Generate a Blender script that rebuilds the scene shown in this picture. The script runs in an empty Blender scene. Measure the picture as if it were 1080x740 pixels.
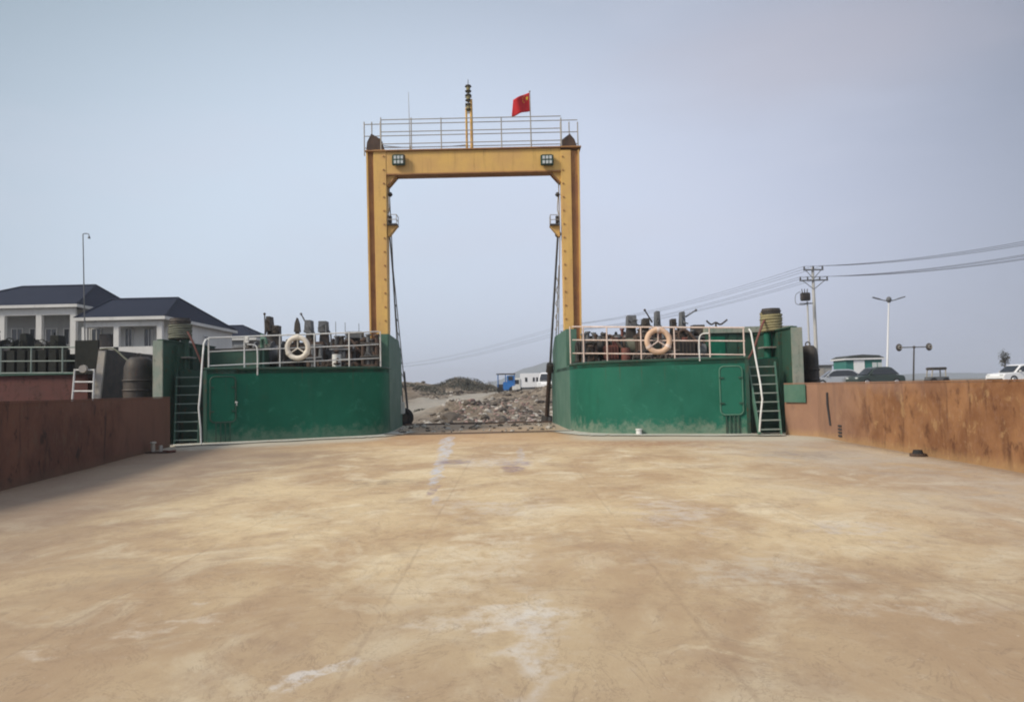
import bpy, bmesh, math, random
from mathutils import Vector, Matrix, noise
random.seed(7)
R = math.radians
PI = math.pi
S = bpy.context.scene
COL = S.collection

# ------------------------------------------------------------------ camera
F = 780.0
TH, RO = R(2.85), R(1.25)
EYE = Vector((0, 0, 1.5))
fw = Vector((0, math.cos(TH), math.sin(TH)))
r0 = Vector((1, 0, 0)); u0 = Vector((0, -math.sin(TH), math.cos(TH)))
rt = r0 * math.cos(RO) - u0 * math.sin(RO)
up = u0 * math.cos(RO) + r0 * math.sin(RO)
cam = bpy.data.cameras.new('camera'); co = bpy.data.objects.new('camera', cam); COL.objects.link(co)
m3 = Matrix((rt, up, -fw)).transposed()
co.matrix_world = Matrix.Translation(EYE) @ m3.to_4x4()
cam.sensor_width = 36; cam.lens = 26.0; cam.clip_start = 0.1; cam.clip_end = 12000
S.camera = co

def W(px, py, Y):                     # measured picture point -> real point at distance Y
    d = fw * F + rt * (px - 540) - up * (py - 370)
    return EYE + d * (Y / d.y)
def G(px, py, z=0.0):                 # point on the level z
    d = fw * F + rt * (px - 540) - up * (py - 370)
    return EYE + d * ((z - EYE.z) / d.z)
def proj(v):
    q = Vector(v) - EYE
    k = F / q.dot(fw)
    return 540 + q.dot(rt) * k, 370 - q.dot(up) * k

# ------------------------------------------------------------------ materials
def newmat(name):
    m = bpy.data.materials.new(name); m.use_nodes = True
    nt = m.node_tree; nt.nodes.clear()
    return m, nt
class NT:
    def __init__(s, nt): s.nt = nt; s.n = nt.nodes; s.l = nt.links
    def node(s, t, **k):
        x = s.n.new(t)
        for a, b in k.items(): setattr(x, a, b)
        return x
    def set(s, sock, v):
        if isinstance(v, bpy.types.NodeSocket): s.l.new(v, sock)
        else: sock.default_value = v
    def math(s, op, a, b=0.0, c=0.0, clamp=False):
        x = s.node('ShaderNodeMath', operation=op, use_clamp=clamp)
        s.set(x.inputs[0], a); s.set(x.inputs[1], b); s.set(x.inputs[2], c)
        return x.outputs[0]
    def vmath(s, op, a, b=(0, 0, 0)):
        x = s.node('ShaderNodeVectorMath', operation=op)
        s.set(x.inputs[0], a); s.set(x.inputs[1], b)
        return x.outputs['Value'] if op in ('LENGTH', 'DOT_PRODUCT') else x.outputs[0]
    def mix(s, f, a, b, blend='MIX'):
        x = s.node('ShaderNodeMix', data_type='RGBA', blend_type=blend)
        s.set(x.inputs[0], f); s.set(x.inputs[6], a if isinstance(a, bpy.types.NodeSocket) else c4(a))
        s.set(x.inputs[7], b if isinstance(b, bpy.types.NodeSocket) else c4(b))
        return x.outputs[2]
    def ramp(s, f, lo, hi):
        x = s.node('ShaderNodeMapRange', interpolation_type='SMOOTHSTEP')
        s.set(x.inputs[0], f); x.inputs[1].default_value = lo; x.inputs[2].default_value = hi
        return x.outputs[0]
    def noise(s, vec, scale, detail=4, rough=.55, dist=0.0):
        x = s.node('ShaderNodeTexNoise'); s.set(x.inputs['Vector'], vec)
        x.inputs['Scale'].default_value = scale; x.inputs['Detail'].default_value = detail
        x.inputs['Roughness'].default_value = rough; x.inputs['Distortion'].default_value = dist
        return x.outputs[0]
    def pos(s, scale=(1, 1, 1)):
        g = s.node('ShaderNodeNewGeometry')
        return s.vmath('MULTIPLY', g.outputs['Position'], scale)
    def out(s, col, rough=.6, metal=0.0, bump=None, bstr=.3, bdist=.02, spec=.4):
        b = s.node('ShaderNodeBsdfPrincipled'); o = s.node('ShaderNodeOutputMaterial')
        s.set(b.inputs['Base Color'], col if isinstance(col, bpy.types.NodeSocket) else c4(col))
        s.set(b.inputs['Roughness'], rough); s.set(b.inputs['Metallic'], metal)
        b.inputs['Specular IOR Level'].default_value = spec
        if bump is not None:
            bp = s.node('ShaderNodeBump'); bp.inputs['Strength'].default_value = bstr
            bp.inputs['Distance'].default_value = bdist
            s.l.new(bump, bp.inputs['Height']); s.l.new(bp.outputs[0], b.inputs['Normal'])
        s.l.new(b.outputs[0], o.inputs[0])
        return b
def c4(c): return (c[0], c[1], c[2], 1.0) if len(c) == 3 else c

def paint(name, base, alt, rust=(.13, .055, .025), amt=.35, scale=1.0, streak=.3, rough=.55, metal=0.0, bump=.15, spec=.4, plates=0.0, dust=0.0):
    """weathered surface: two tones, vertical streaks and rust patches"""
    m, nt = newmat(name); t = NT(nt)
    p = t.pos()
    ps = t.pos((3.2, 3.2, .35))
    n1 = t.noise(p, .8 * scale, 5, .6)
    n2 = t.noise(ps, 1.6 * scale, 4, .6)
    n3 = t.noise(p, 6 * scale, 6, .7)
    c = t.mix(t.ramp(n1, .35, .65), base, alt)
    c = t.mix(t.math('MULTIPLY', t.ramp(n2, .5, .75), streak), c, [x * .55 for x in alt])
    rm = t.math('MULTIPLY', t.ramp(t.math('ADD', t.math('MULTIPLY', n3, .6), t.math('MULTIPLY', n2, .4)), .62 - .2 * amt, .72 - .12 * amt), min(1, amt * 1.6), clamp=True)
    rc = t.mix(n1, rust, [x * .6 for x in rust])
    c = t.mix(rm, c, rc)
    sep = t.node('ShaderNodeSeparateXYZ'); t.set(sep.inputs[0], p)
    h = t.math('ADD', t.math('MULTIPLY', n3, .5), t.math('MULTIPLY', n1, .5))
    if dust:
        dz = t.ramp(t.math('ADD', sep.outputs[2], t.math('MULTIPLY', t.math('SUBTRACT', n3, .5), 1.3)), .5, .02)
        c = t.mix(t.math('MULTIPLY', dz, dust), c, (.36, .36, .29))
        run = t.ramp(t.noise(t.pos((5.0, 5.0, .22)), 1.4, 4, .6), .60, .72)
        run = t.math('MULTIPLY', run, t.ramp(t.math('ADD', sep.outputs[2], n2), 1.6, 2.7))
        c = t.mix(t.math('MULTIPLY', run, .55), c, (.07, .05, .035))
        c = t.mix(t.math('MULTIPLY', t.ramp(t.noise(p, 2.2, 6, .72, .8), .56, .66), .28), c, [x * 1.7 + .03 for x in alt])
    if plates:
        wv = t.math('SINE', t.math('MULTIPLY', t.math('ADD', sep.outputs[0], t.math('MULTIPLY', sep.outputs[1], .4)), 9.5))
        wz = t.math('SINE', t.math('MULTIPLY', sep.outputs[2], 5.5))
        h = t.math('ADD', h, t.math('MULTIPLY', t.math('MULTIPLY', wv, wz), plates))
    rg = t.math('ADD', rough, t.math('MULTIPLY', rm, .25), clamp=True)
    t.out(c, rg, metal, h, bump, .02, spec)
    return m
def plain(name, c, rough=.6, metal=0.0, var=.25, scale=4, spec=.4):
    m, nt = newmat(name); t = NT(nt)
    n = t.noise(t.pos(), scale, 4, .6)
    t.out(t.mix(n, [x * (1 - var) for x in c], [min(1, x * (1 + var)) for x in c]), rough, metal, n, .08, .01, spec)
    return m

M = {}
M['green'] = paint('green_paint', (.009, .096, .064), (.014, .120, .081), rust=(.12, .12, .08), amt=.12, scale=.8, streak=.3, rough=.6, bump=.30, spec=.16, plates=.5, dust=.35)
M['green_left'] = paint('green_paint_deep', (.004, .094, .057), (.007, .117, .072), rust=(.06, .07, .05), amt=.14, scale=.7, streak=.3, rough=.62, bump=.30, spec=.16, plates=.5, dust=.22)
M['green_dark'] = paint('green_paint_aged', (.016, .055, .038), (.024, .075, .052), amt=.45, scale=1.2, streak=.35, rough=.6)
M['green_pale'] = paint('green_paint_faded', (.17, .24, .19), (.25, .31, .26), rust=(.16, .10, .06), amt=.2, scale=1.5, streak=.4, rough=.7)
M['grey_green'] = paint('grey_green_paint', (.045, .125, .09), (.08, .16, .12), rust=(.11, .08, .06), amt=.22, scale=1.3, streak=.35, rough=.65)
M['yellow'] = paint('ochre_yellow_paint', (.64, .41, .13), (.57, .35, .13), rust=(.22, .09, .04), amt=.24, scale=1.4, streak=.34, rough=.6, spec=.25)
M['yellow_rust'] = paint('rusty_yellow_paint', (.36, .185, .07), (.27, .13, .06), rust=(.13, .055, .035), amt=.4, scale=1.6, streak=.4, rough=.7)
M['redbrown'] = paint('red_lead_paint', (.10, .032, .026), (.075, .028, .022), rust=(.045, .025, .018), amt=.5, scale=1.4, streak=.4, rough=.75)
M['white'] = paint('white_pipe_paint', (.68, .69, .68), (.55, .55, .53), rust=(.30, .18, .12), amt=.3, scale=5, streak=.2, rough=.5)
M['pinkwhite'] = paint('rust_stained_white_paint', (.66, .55, .50), (.56, .44, .38), rust=(.34, .19, .13), amt=.45, scale=4, streak=.3, rough=.55)
M['railgrey'] = paint('grey_pipe_paint', (.30, .29, .28), (.36, .33, .28), rust=(.24, .14, .08), amt=.4, scale=4, streak=.3, rough=.55)
M['dark'] = paint('greasy_dark_steel', (.03, .028, .026), (.058, .048, .040), rust=(.11, .06, .038), amt=.5, scale=3, streak=.3, rough=.6)
M['grey'] = paint('grey_machine_paint', (.13, .135, .145), (.09, .095, .10), rust=(.11, .05, .03), amt=.35, scale=3, streak=.3, rough=.6)
M['brown'] = paint('rusted_steel', (.085, .055, .042), (.055, .038, .03), rust=(.18, .085, .045), amt=.5, scale=4, streak=.4, rough=.85)
M['red'] = paint('faded_red_paint', (.17, .058, .045), (.12, .05, .038), rust=(.10, .05, .03), amt=.4, scale=3, streak=.3, rough=.7)
M['grime'] = paint('black_greasy_steel', (.010, .012, .010), (.018, .020, .017), rust=(.04, .025, .018), amt=.3, scale=3, streak=.3, rough=.7, spec=.2)
M['hatch_edge'] = paint('worn_green_edge', (.05, .15, .105), (.07, .18, .13), rust=(.16, .12, .08), amt=.35, scale=3, streak=.3)
M['faded_edge'] = paint('chalky_green_grey_edge', (.21, .26, .22), (.30, .30, .25), rust=(.10, .13, .10), amt=.45, scale=2.2, streak=.6, rough=.75)
M['rubber'] = plain('black_rubber', (.018, .018, .019), .85)
M['ring'] = paint('lifebuoy_cream', (.66, .62, .55), (.58, .53, .45), rust=(.42, .30, .2), amt=.3, scale=6, streak=.2, rough=.7)
M['ring_pink'] = paint('lifebuoy_faded_orange', (.62, .44, .32), (.56, .38, .26), rust=(.45, .24, .14), amt=.3, scale=6, streak=.2, rough=.7)
M['rope'] = plain('hemp_rope', (.25, .22, .12), .95, var=.45, scale=30)
M['rope_grey'] = plain('grey_rope', (.13, .135, .105), .95, var=.45, scale=30)
M['cable'] = plain('black_cable', (.03, .03, .035), .7)
M['glass'] = plain('dark_glass', (.02, .024, .03), .15, var=.1, spec=.6)
M['lens'] = plain('floodlight_glass', (.50, .54, .55), .25, var=.15, scale=20)
M['wallwhite'] = paint('plaster_white', (.60, .60, .585), (.54, .54, .525), rust=(.35, .33, .30), amt=.2, scale=.5, streak=.25, rough=.85, bump=.05)
M['wallgrey'] = paint('plaster_shaded_grey', (.32, .325, .32), (.27, .275, .27), rust=(.2, .2, .18), amt=.2, scale=.5, streak=.25, rough=.85, bump=.05)
M['carwhite'] = plain('white_car_paint', (.72, .73, .75), .3, var=.04)
M['cardark'] = plain('dark_green_car_paint', (.035, .05, .045), .35, var=.1)
M['carsilver'] = plain('silver_car_paint', (.42, .44, .47), .3, .5, var=.05)
M['blue'] = plain('blue_truck_paint', (.02, .14, .42), .5, var=.3)
M['concrete'] = plain('pale_concrete', (.42, .42, .41), .9, var=.2)
M['kiosk'] = plain('dark_teal_panel', (.03, .16, .14), .5, var=.2, scale=1)
M['dkroof'] = plain('dark_felt_roof', (.05, .055, .055), .8)
M['foliage'] = plain('dusty_leaf', (.055, .055, .042), .8, var=.5, scale=8)
M['bark'] = plain('bark', (.09, .065, .05), .9)
M['plastic'] = plain('weathered_white_plastic', (.6, .6, .58), .6)
M['yellow_flag'] = plain('yellow_cloth', (.75, .55, .05), .8, var=.1)
M['flagred'] = plain('red_cloth', (.50, .018, .025), .8, var=.2, scale=3)
M['rung'] = paint('worn_rung_steel', (.20, .26, .23), (.28, .32, .29), rust=(.16, .1, .07), amt=.3, scale=4, rough=.6)
M['rung_left'] = paint('dark_rung_steel', (.10, .15, .13), (.17, .21, .19), rust=(.1, .07, .05), amt=.3, scale=4, rough=.6)  # darker mix of the rung steel for the port ladder

def tile_roof():
    m, nt = newmat('blue_grey_roof_tiles'); t = NT(nt)
    p = t.pos()
    w = t.node('ShaderNodeTexWave', wave_type='BANDS', bands_direction='X'); t.set(w.inputs[0], p)
    w.inputs['Scale'].default_value = 1.6; w.inputs['Distortion'].default_value = .3
    n = t.noise(p, .6, 5, .6)
    c = t.mix(n, (.010, .014, .030), (.022, .028, .050))
    c = t.mix(t.math('MULTIPLY', w.outputs[1], .25), c, (.008, .011, .022))
    t.out(c, .8, 0, w.outputs[1], .4, .05, .12)
    return m
M['roof'] = tile_roof()

# ------------------------------------------------------------------ mesh builder
class MB:
    def __init__(s): s.bm = bmesh.new()
    def box(s, c, d, rot=None, bev=0.0):
        c = Vector(c); mt = Matrix.Translation(c)
        if rot is not None: mt = mt @ (rot if isinstance(rot, Matrix) else Matrix.Rotation(rot, 4, 'Z'))
        g = bmesh.ops.create_cube(s.bm, size=1, matrix=mt @ Matrix.Diagonal((d[0], d[1], d[2], 1)))
        if bev: bmesh.ops.bevel(s.bm, geom=list({e for v in g['verts'] for e in v.link_edges}), offset=bev, segments=2, affect='EDGES', clamp_overlap=True)
        return s
    def tube(s, a, b, r, r2=None, seg=8, caps=True):
        a = Vector(a); b = Vector(b); d = b - a
        if d.length < 1e-6: return s
        q = d.to_track_quat('Z', 'Y').to_matrix().to_4x4()
        bmesh.ops.create_cone(s.bm, cap_ends=caps, segments=seg, radius1=r, radius2=r if r2 is None else r2, depth=d.length,
                              matrix=Matrix.Translation((a + b) / 2) @ q)
        return s
    def path(s, pts, r, seg=8):          # continuous swept pipe
        pts = [Vector(p) for p in pts]; rings = []
        prev = None
        for i, p in enumerate(pts):
            t = (pts[min(i + 1, len(pts) - 1)] - pts[max(i - 1, 0)]).normalized()
            if prev is None:
                n = t.orthogonal().normalized()
            else:
                n = (prev - t * prev.dot(t)).normalized()
            prev = n; bnm = t.cross(n)
            rr = r[i] if isinstance(r, (list, tuple)) else r
            rings.append([s.bm.verts.new(p + (n * math.cos(k * 2 * PI / seg) + bnm * math.sin(k * 2 * PI / seg)) * rr) for k in range(seg)])
        for A, B in zip(rings, rings[1:]):
            for k in range(seg): s.bm.faces.new((A[k], A[(k + 1) % seg], B[(k + 1) % seg], B[k]))
        s.bm.faces.new(rings[0][::-1]); s.bm.faces.new(rings[-1])
        return s
    def torus(s, c, R1, r, axis='Y', seg=32, ss=10):
        c = Vector(c); vs = []
        for i in range(seg):
            a = i * 2 * PI / seg; ring = []
            for j in range(ss):
                b = j * 2 * PI / ss; q = R1 + r * math.cos(b); h = r * math.sin(b)
                v = {'Y': (q * math.cos(a), h, q * math.sin(a)), 'X': (h, q * math.cos(a), q * math.sin(a)), 'Z': (q * math.cos(a), q * math.sin(a), h)}[axis]
                ring.append(s.bm.verts.new(c + Vector(v)))
            vs.append(ring)
        for i in range(seg):
            for j in range(ss):
                s.bm.faces.new((vs[i][j], vs[(i + 1) % seg][j], vs[(i + 1) % seg][(j + 1) % ss], vs[i][(j + 1) % ss]))
        return s
    def prism(s, pts, d):                # planar polygon pushed along vector d
        d = Vector(d)
        A = [s.bm.verts.new(Vector(p)) for p in pts]; B = [s.bm.verts.new(Vector(p) + d) for p in pts]
        s.bm.faces.new(A); s.bm.faces.new(B[::-1])
        for i in range(len(A)): s.bm.faces.new((A[i], B[i], B[(i + 1) % len(A)], A[(i + 1) % len(A)]))
        return s
    def ribbon(s, pts, z0, z1, th):       # upright wall along a plan polyline, real thickness
        n = len(pts); off = []
        for i in range(n):
            a = Vector(pts[max(i - 1, 0)][:2]); b = Vector(pts[min(i + 1, n - 1)][:2])
            t = (b - a).normalized(); off.append(Vector((-t.y, t.x)) * th)
        q = []
        for i in range(n):
            p = Vector(pts[i][:2]); o = off[i]
            za = z0[i] if isinstance(z0, (list, tuple)) else z0; zb = z1[i] if isinstance(z1, (list, tuple)) else z1
            q.append([s.bm.verts.new((p.x, p.y, za)), s.bm.verts.new((p.x, p.y, zb)), s.bm.verts.new((p.x + o.x, p.y + o.y, zb)), s.bm.verts.new((p.x + o.x, p.y + o.y, za))])
        for A, B in zip(q, q[1:]):
            for k in range(4): s.bm.faces.new((A[k], A[(k + 1) % 4], B[(k + 1) % 4], B[k]))
        s.bm.faces.new(q[0][::-1]); s.bm.faces.new(q[-1])
        return s
    def blob(s, c, d, sub=2, amp=.2, fr=1.5, seed=0):
        g = bmesh.ops.create_icosphere(s.bm, subdivisions=sub, radius=1)
        for v in g['verts']:
            k = 1 + amp * noise.noise(v.co * fr + Vector((seed * 3.7, seed, 0)))
            v.co = Vector((v.co.x * d[0] * k, v.co.y * d[1] * k, v.co.z * d[2] * k)) + Vector(c)
        return s
    def build(s, name, m, parent=None, smooth=False, bev=0.0, origin=None):
        bmesh.ops.recalc_face_normals(s.bm, faces=s.bm.faces)
        me = bpy.data.meshes.new(name)
        if origin is None and parent is not None: o0 = parent.matrix_world_loc if False else Vector(parent['_o']) if '_o' in parent else Vector((0, 0, 0))
        else: o0 = Vector(origin) if origin is not None else Vector((0, 0, 0))
        bmesh.ops.translate(s.bm, verts=s.bm.verts, vec=-o0)
        s.bm.to_mesh(me); s.bm.free()
        if isinstance(m, str): m = M[m]
        me.materials.append(m)
        if smooth:
            for f in me.polygons: f.use_smooth = True
            if hasattr(me, 'set_sharp_from_angle'): me.set_sharp_from_angle(angle=R(40))
        ob = bpy.data.objects.new(name, me); COL.objects.link(ob)
        if parent is not None:
            ob.parent = parent; ob['_o'] = list(o0)
            # parent chain offset: a sub-part's parent mesh sits at its own local origin
        else:
            ob.location = o0
        if bev:
            b = ob.modifiers.new('bevel', 'BEVEL'); b.width = bev; b.segments = 2; b.limit_method = 'ANGLE'; b.angle_limit = R(40)
        return ob

def thing(name, label, cat, at=(0, 0, 0), group=None, kind=None):
    o = bpy.data.objects.new(name, None); COL.objects.link(o)
    o.location = Vector(at); o['_o'] = list(Vector(at)); o.empty_display_size = .3
    o['label'] = label; o['category'] = cat
    if group: o['group'] = group
    if kind: o['kind'] = kind
    return o
def tag(o, label, cat, group=None, kind=None):
    o['label'] = label; o['category'] = cat
    if group: o['group'] = group
    if kind: o['kind'] = kind
    return o
def copy_tree(o, parent=None):
    c = o.copy(); COL.objects.link(c)
    if parent is not None: c.parent = parent
    for ch in [x for x in o.children]: copy_tree(ch, c)
    return c
def struct(o): o['kind'] = 'structure'; return o

# ------------------------------------------------------------------ plan of the bow (metres)
def arc(c, a0, a1, r, n=8, ry=None):
    ry = ry or r
    return [(c[0] + r * math.cos(R(a0 + (a1 - a0) * i / n)), c[1] + ry * math.sin(R(a0 + (a1 - a0) * i / n))) for i in range(n + 1)]
LW = [(-7.9, -9), (-8.1, 4), (-8.45, 12.2), (-9.3, 17.5), (-10.0, 21.6)]           # inner face of the bulwarks
RW = [(7.7, -9), (7.8, 4), (7.95, 11.4), (8.1, 17), (8.25, 20.1), (7.80, 21.3)]
LZ, RZ = 2.27, 2.22                                                               # foredeck levels
# block fronts, outer end -> middle -> rounded corner -> along the ramp opening
Lf = [(-9.45, 22.6), (-7.8, 23.3), (-6.3, 24.0), (-5.3, 24.4)] + [(-4.95, 24.6), (-4.68, 24.85), (-4.48, 25.2), (-4.38, 25.8), (-4.4, 26.6), (-4.55, 29), (-4.7, 31.4)]
Rf = [(6.85, 21.45), (5.2, 21.95), (3.9, 22.4), (3.25, 22.7)] + [(2.85, 22.95), (2.5, 23.35), (2.25, 23.9), (2.08, 24.5), (1.96, 25.4), (1.88, 27), (1.66, 31.4)]

def _round(L):
    A = [Vector(p) for p in L]; o = L[:3]
    for i in range(3, 8):
        p0, p1, p2, p3 = A[i - 1], A[i], A[i + 1], A[i + 2]
        for k in range(3):
            u = k / 3; q = .5 * ((2 * p1) + (p2 - p0) * u + (2 * p0 - 5 * p1 + 4 * p2 - p3) * u * u + (3 * p1 - p0 - 3 * p2 + p3) * u ** 3)
            o.append((q.x, q.y))
    return o + L[8:]
Lf = _round(Lf); Rf = _round(Rf)
def on_front(px, pts, z, inset=.10):
    best = None
    for a, b in zip(pts, pts[1:]):
        for k in range(25):
            t = k / 24; x = a[0] + (b[0] - a[0]) * t; y = a[1] + (b[1] - a[1]) * t
            q = proj((x, y, z))
            d = abs(q[0] - px)
            if best is None or d < best[0] - 1e-6: best = (d, x, y, a, b)
    _, x, y, a, b = best
    n = Vector((-(b[1] - a[1]), b[0] - a[0])).normalized()
    if n.y < 0 or (abs(n.y) < .05 and n.x * x < 0): n = -n
    return Vector((x + n.x * inset, y + n.y * inset, z))

# ------------------------------------------------------------------ deck
def deck_material():
    m, nt = newmat('worn_deck_steel'); t = NT(nt)
    p = t.pos(); px = t.pos((.85, .62, 1.0)); px2 = t.pos((.7, .6, 1))
    big = t.noise(px, .5, 5, .6, .5)
    mid = t.noise(px2, 1.5, 6, .65, .8)
    fine = t.noise(px, 7, 8, .72)
    grain = t.noise(p, 60, 3, .6)
    c = t.mix(t.ramp(big, .36, .64), (.46, .320, .185), (.64, .505, .31))
    c = t.mix(t.math('MULTIPLY', t.ramp(mid, .48, .70), .85), c, (.72, .62, .44))
    c = t.mix(t.math('MULTIPLY', t.ramp(t.noise(px, 1.3, 6, .7, .3), .48, .70), .6), c, (.34, .23, .145))
    c = t.mix(t.math('MULTIPLY', t.ramp(fine, .5, .78), .45), c, (.64, .56, .44))
    c = t.mix(t.math('MULTIPLY', t.ramp(fine, .5, .25), .35), c, (.22, .145, .095))
    sep = t.node('ShaderNodeSeparateXYZ'); t.set(sep.inputs[0], p)
    X, Y = sep.outputs[0], sep.outputs[1]
    wob = t.math('MULTIPLY', t.math('SUBTRACT', big, .5), 5)
    # grey dust to starboard; port side stain darkened with painted bulwark shade
    gx = t.ramp(t.math('ADD', X, wob), 2.6, 7.0)
    c = t.mix(t.math('MULTIPLY', gx, t.math('MULTIPLY', t.ramp(mid, .25, .6), .70)), c, (.40, .345, .30))
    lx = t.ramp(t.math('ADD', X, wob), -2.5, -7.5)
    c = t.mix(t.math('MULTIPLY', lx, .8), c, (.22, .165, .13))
    ny = t.ramp(t.math('ADD', Y, wob), 8.5, 3.0)
    c = t.mix(t.math('MULTIPLY', ny, .42), c, (.27, .20, .145))
    # orange rust towards the ramp
    fy = t.math('MULTIPLY', t.ramp(t.math('ADD', Y, wob), 17.0, 24.0), t.ramp(t.math('ABSOLUTE', t.math('ADD', X, .6)), 8.5, 3.0))
    c = t.mix(t.math('MULTIPLY', fy, .62), c, (.44, .24, .105))
    # scraped patches, each with a ragged outline of its own
    dv = t.node('ShaderNodeTexNoise'); t.set(dv.inputs[0], p); dv.inputs['Scale'].default_value = 2.2; dv.inputs['Detail'].default_value = 6
    dd = t.vmath('MULTIPLY', t.vmath('SUBTRACT', dv.outputs[1], (.5, .5, .5)), (1, 1, 0))
    spots = [  # px, py, half width px, half height px, colour, weight
        (471, 464, 6, 4, (.55, .57, .62), .9, .06), (470.5, 471, 6, 5, (.55, .57, .62), .9, .06), (469, 479, 6, 5, (.55, .57, .63), .95, .06), (466, 487, 6, 4, (.50, .50, .56), .9, .06), (461, 496, 6, 5, (.52, .54, .60), .9, .06), (459, 506, 5, 6, (.52, .54, .60), .85, .06), (457, 517, 5, 5, (.30, .22, .23), .8, .06), (459, 527, 4, 5, (.45, .43, .45), .6, .06),
        (480, 487, 16, 2.2, (.17, .11, .13), .9, .05), (543, 488, 20, 2, (.22, .14, .16), .9, .05), (541, 494, 11, 4, (.24, .16, .18), .9, .06), (549, 480, 4, 8, (.48, .47, .50), .6, .06), (520, 487, 50, 5, (.58, .53, .50), .55, .3),
        (400, 509, 36, 2.5, (.20, .14, .10), .6, .25), (520, 534, 60, 7, (.60, .54, .47), .5, .3),
        (330, 717, 44, 9, (.60, .57, .54), .8, .16), (520, 648, 95, 10, (.66, .61, .53), .6, .2), (566, 690, 24, 60, (.62, .60, .57), .6, .25),
        (185, 655, 36, 5, (.60, .52, .42), .6, .2), (30, 700, 34, 6, (.58, .5, .41), .6, .2), (400, 624, 70, 9, (.55, .46, .33), .5, .3),
        (760, 690, 60, 8, (.62, .52, .36), .6, .25), (715, 540, 45, 13, (.58, .53, .49), .55, .4), (800, 600, 90, 20, (.55, .50, .42), .5, .4), (680, 467, 110, 4, (.30, .15, .09), .7, .4), (850, 480, 50, 4, (.22, .19, .17), .5, .3),
        (690, 640, 60, 30, (.36, .24, .14), .45, .5), (600, 600, 80, 30, (.38, .25, .15), .4, .5), (905, 560, 60, 5, (.58, .54, .50), .5, .3), (300, 545, 60, 8, (.62, .54, .38), .6, .3), (520, 590, 60, 25, (.68, .60, .46), .6, .4), (950, 640, 70, 16, (.56, .50, .42), .5, .4), (150, 600, 90, 20, (.33, .25, .17), .5, .5), (560, 448, 40, 3, (.52, .51, .48), .9, .1), (455, 447, 14, 1.6, (.55, .57, .62), .9, .05)]
    for (sx, sy, hw, hh, colr, wgt, ds) in spots:
        cpt = G(sx, sy); ex = abs(G(sx + hw, sy).x - cpt.x); a = G(sx, sy - hh); b = G(sx, sy + hh); ey = abs(a.y - b.y) / 2
        v = t.vmath('SUBTRACT', t.vmath('ADD', p, t.vmath('MULTIPLY', dd, (ds * 4, ds * 9, 0))), (cpt.x, (a.y + b.y) / 2, 0))
        v = t.vmath('MULTIPLY', v, (1 / ex, 1 / ey, 0))
        k = t.ramp(t.vmath('LENGTH', v), *((1.25, .75) if ds < .2 else (1.5, .3)))
        k = t.math('MULTIPLY', k, t.math('MULTIPLY', t.ramp(fine, .36, .60), wgt))
        c = t.mix(k, c, colr)
    # hinge line of the ramp, with gravelly dirt carried on to the plating beyond it
    hl = t.math('SUBTRACT', sep.outputs[1], t.math('ADD', 24.75, t.math('MULTIPLY', wob, .05)))
    dirt = t.math('MULTIPLY', t.ramp(hl, -.9, .6), t.ramp(fine, .30, .52))
    c = t.mix(t.math('MULTIPLY', dirt, .8), c, (.33, .25, .175))
    bits = t.math('MULTIPLY', t.ramp(hl, .1, .4), t.ramp(t.noise(p, 4, 4, .8), .60, .66))
    c = t.mix(t.math('MULTIPLY', bits, .7), c, (.45, .44, .42))
    # thin cracks and scrape lines
    sc = t.noise(t.pos((1.2, .8, 1)), 1.6, 6, .75, 1.0)
    c = t.mix(t.math('MULTIPLY', t.ramp(t.math('ABSOLUTE', t.math('SUBTRACT', sc, .5)), .012, .0), .35), c, (.16, .11, .08))
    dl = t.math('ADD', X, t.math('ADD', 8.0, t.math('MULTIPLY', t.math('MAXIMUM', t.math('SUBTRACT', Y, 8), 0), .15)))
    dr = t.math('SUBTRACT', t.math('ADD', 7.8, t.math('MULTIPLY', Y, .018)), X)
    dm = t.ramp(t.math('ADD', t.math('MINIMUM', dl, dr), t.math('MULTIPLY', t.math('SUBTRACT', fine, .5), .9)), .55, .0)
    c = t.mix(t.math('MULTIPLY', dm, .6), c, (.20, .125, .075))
    for (ax0, ay0, bx0, by0, sgn) in ((-9.45, 22.6, -5.3, 24.4, -1), (6.85, 21.45, 3.25, 22.7, 1)):
        dv_ = Vector((bx0 - ax0, by0 - ay0)).normalized(); nv_ = Vector((dv_.y, -dv_.x)) if sgn < 0 else Vector((-dv_.y, dv_.x))
        if nv_.y > 0: nv_ = -nv_
        dd2 = t.vmath('DOT_PRODUCT', t.vmath('SUBTRACT', p, (ax0, ay0, 0)), (nv_.x, nv_.y, 0))
        mk = t.ramp(t.math('ADD', dd2, t.math('MULTIPLY', t.math('SUBTRACT', mid, .5), 2.5)), 3.2, 1.5)
        mk = t.math('MULTIPLY', mk, t.ramp(X, -3.6, -4.6) if sgn < 0 else t.ramp(X, 1.2, 2.4))
        mk = t.math('MULTIPLY', mk, t.ramp(Y, 17.5, 19.5))
        c = t.mix(t.math('MULTIPLY', mk, .72), c, (.50, .485, .41))
    # faint plate seams
    for ax_, per, ph in ((0, 2.05, .35), (1, 6.1, 1.2)):
        fr = t.math('ABSOLUTE', t.math('SUBTRACT', t.math('FRACT', t.math('DIVIDE', t.math('ADD', sep.outputs[ax_], 100 + ph), per)), .5))
        sm = t.math('MULTIPLY', t.ramp(fr, .022 / per, .006 / per), t.ramp(mid, .38, .55))
        c = t.mix(t.math('MULTIPLY', sm, .20), c, (.20, .13, .09))
    c = t.mix(t.math('MULTIPLY', t.ramp(t.noise(p, 13, 6, .8), .60, .70), .5), c, (.27, .17, .105))
    c = t.mix(t.math('MULTIPLY', t.ramp(t.noise(p, 17, 5, .8), .62, .72), .45), c, (.76, .70, .60))
    c = t.mix(t.math('MULTIPLY', grain, .22), c, (.2, .15, .11))
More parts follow.
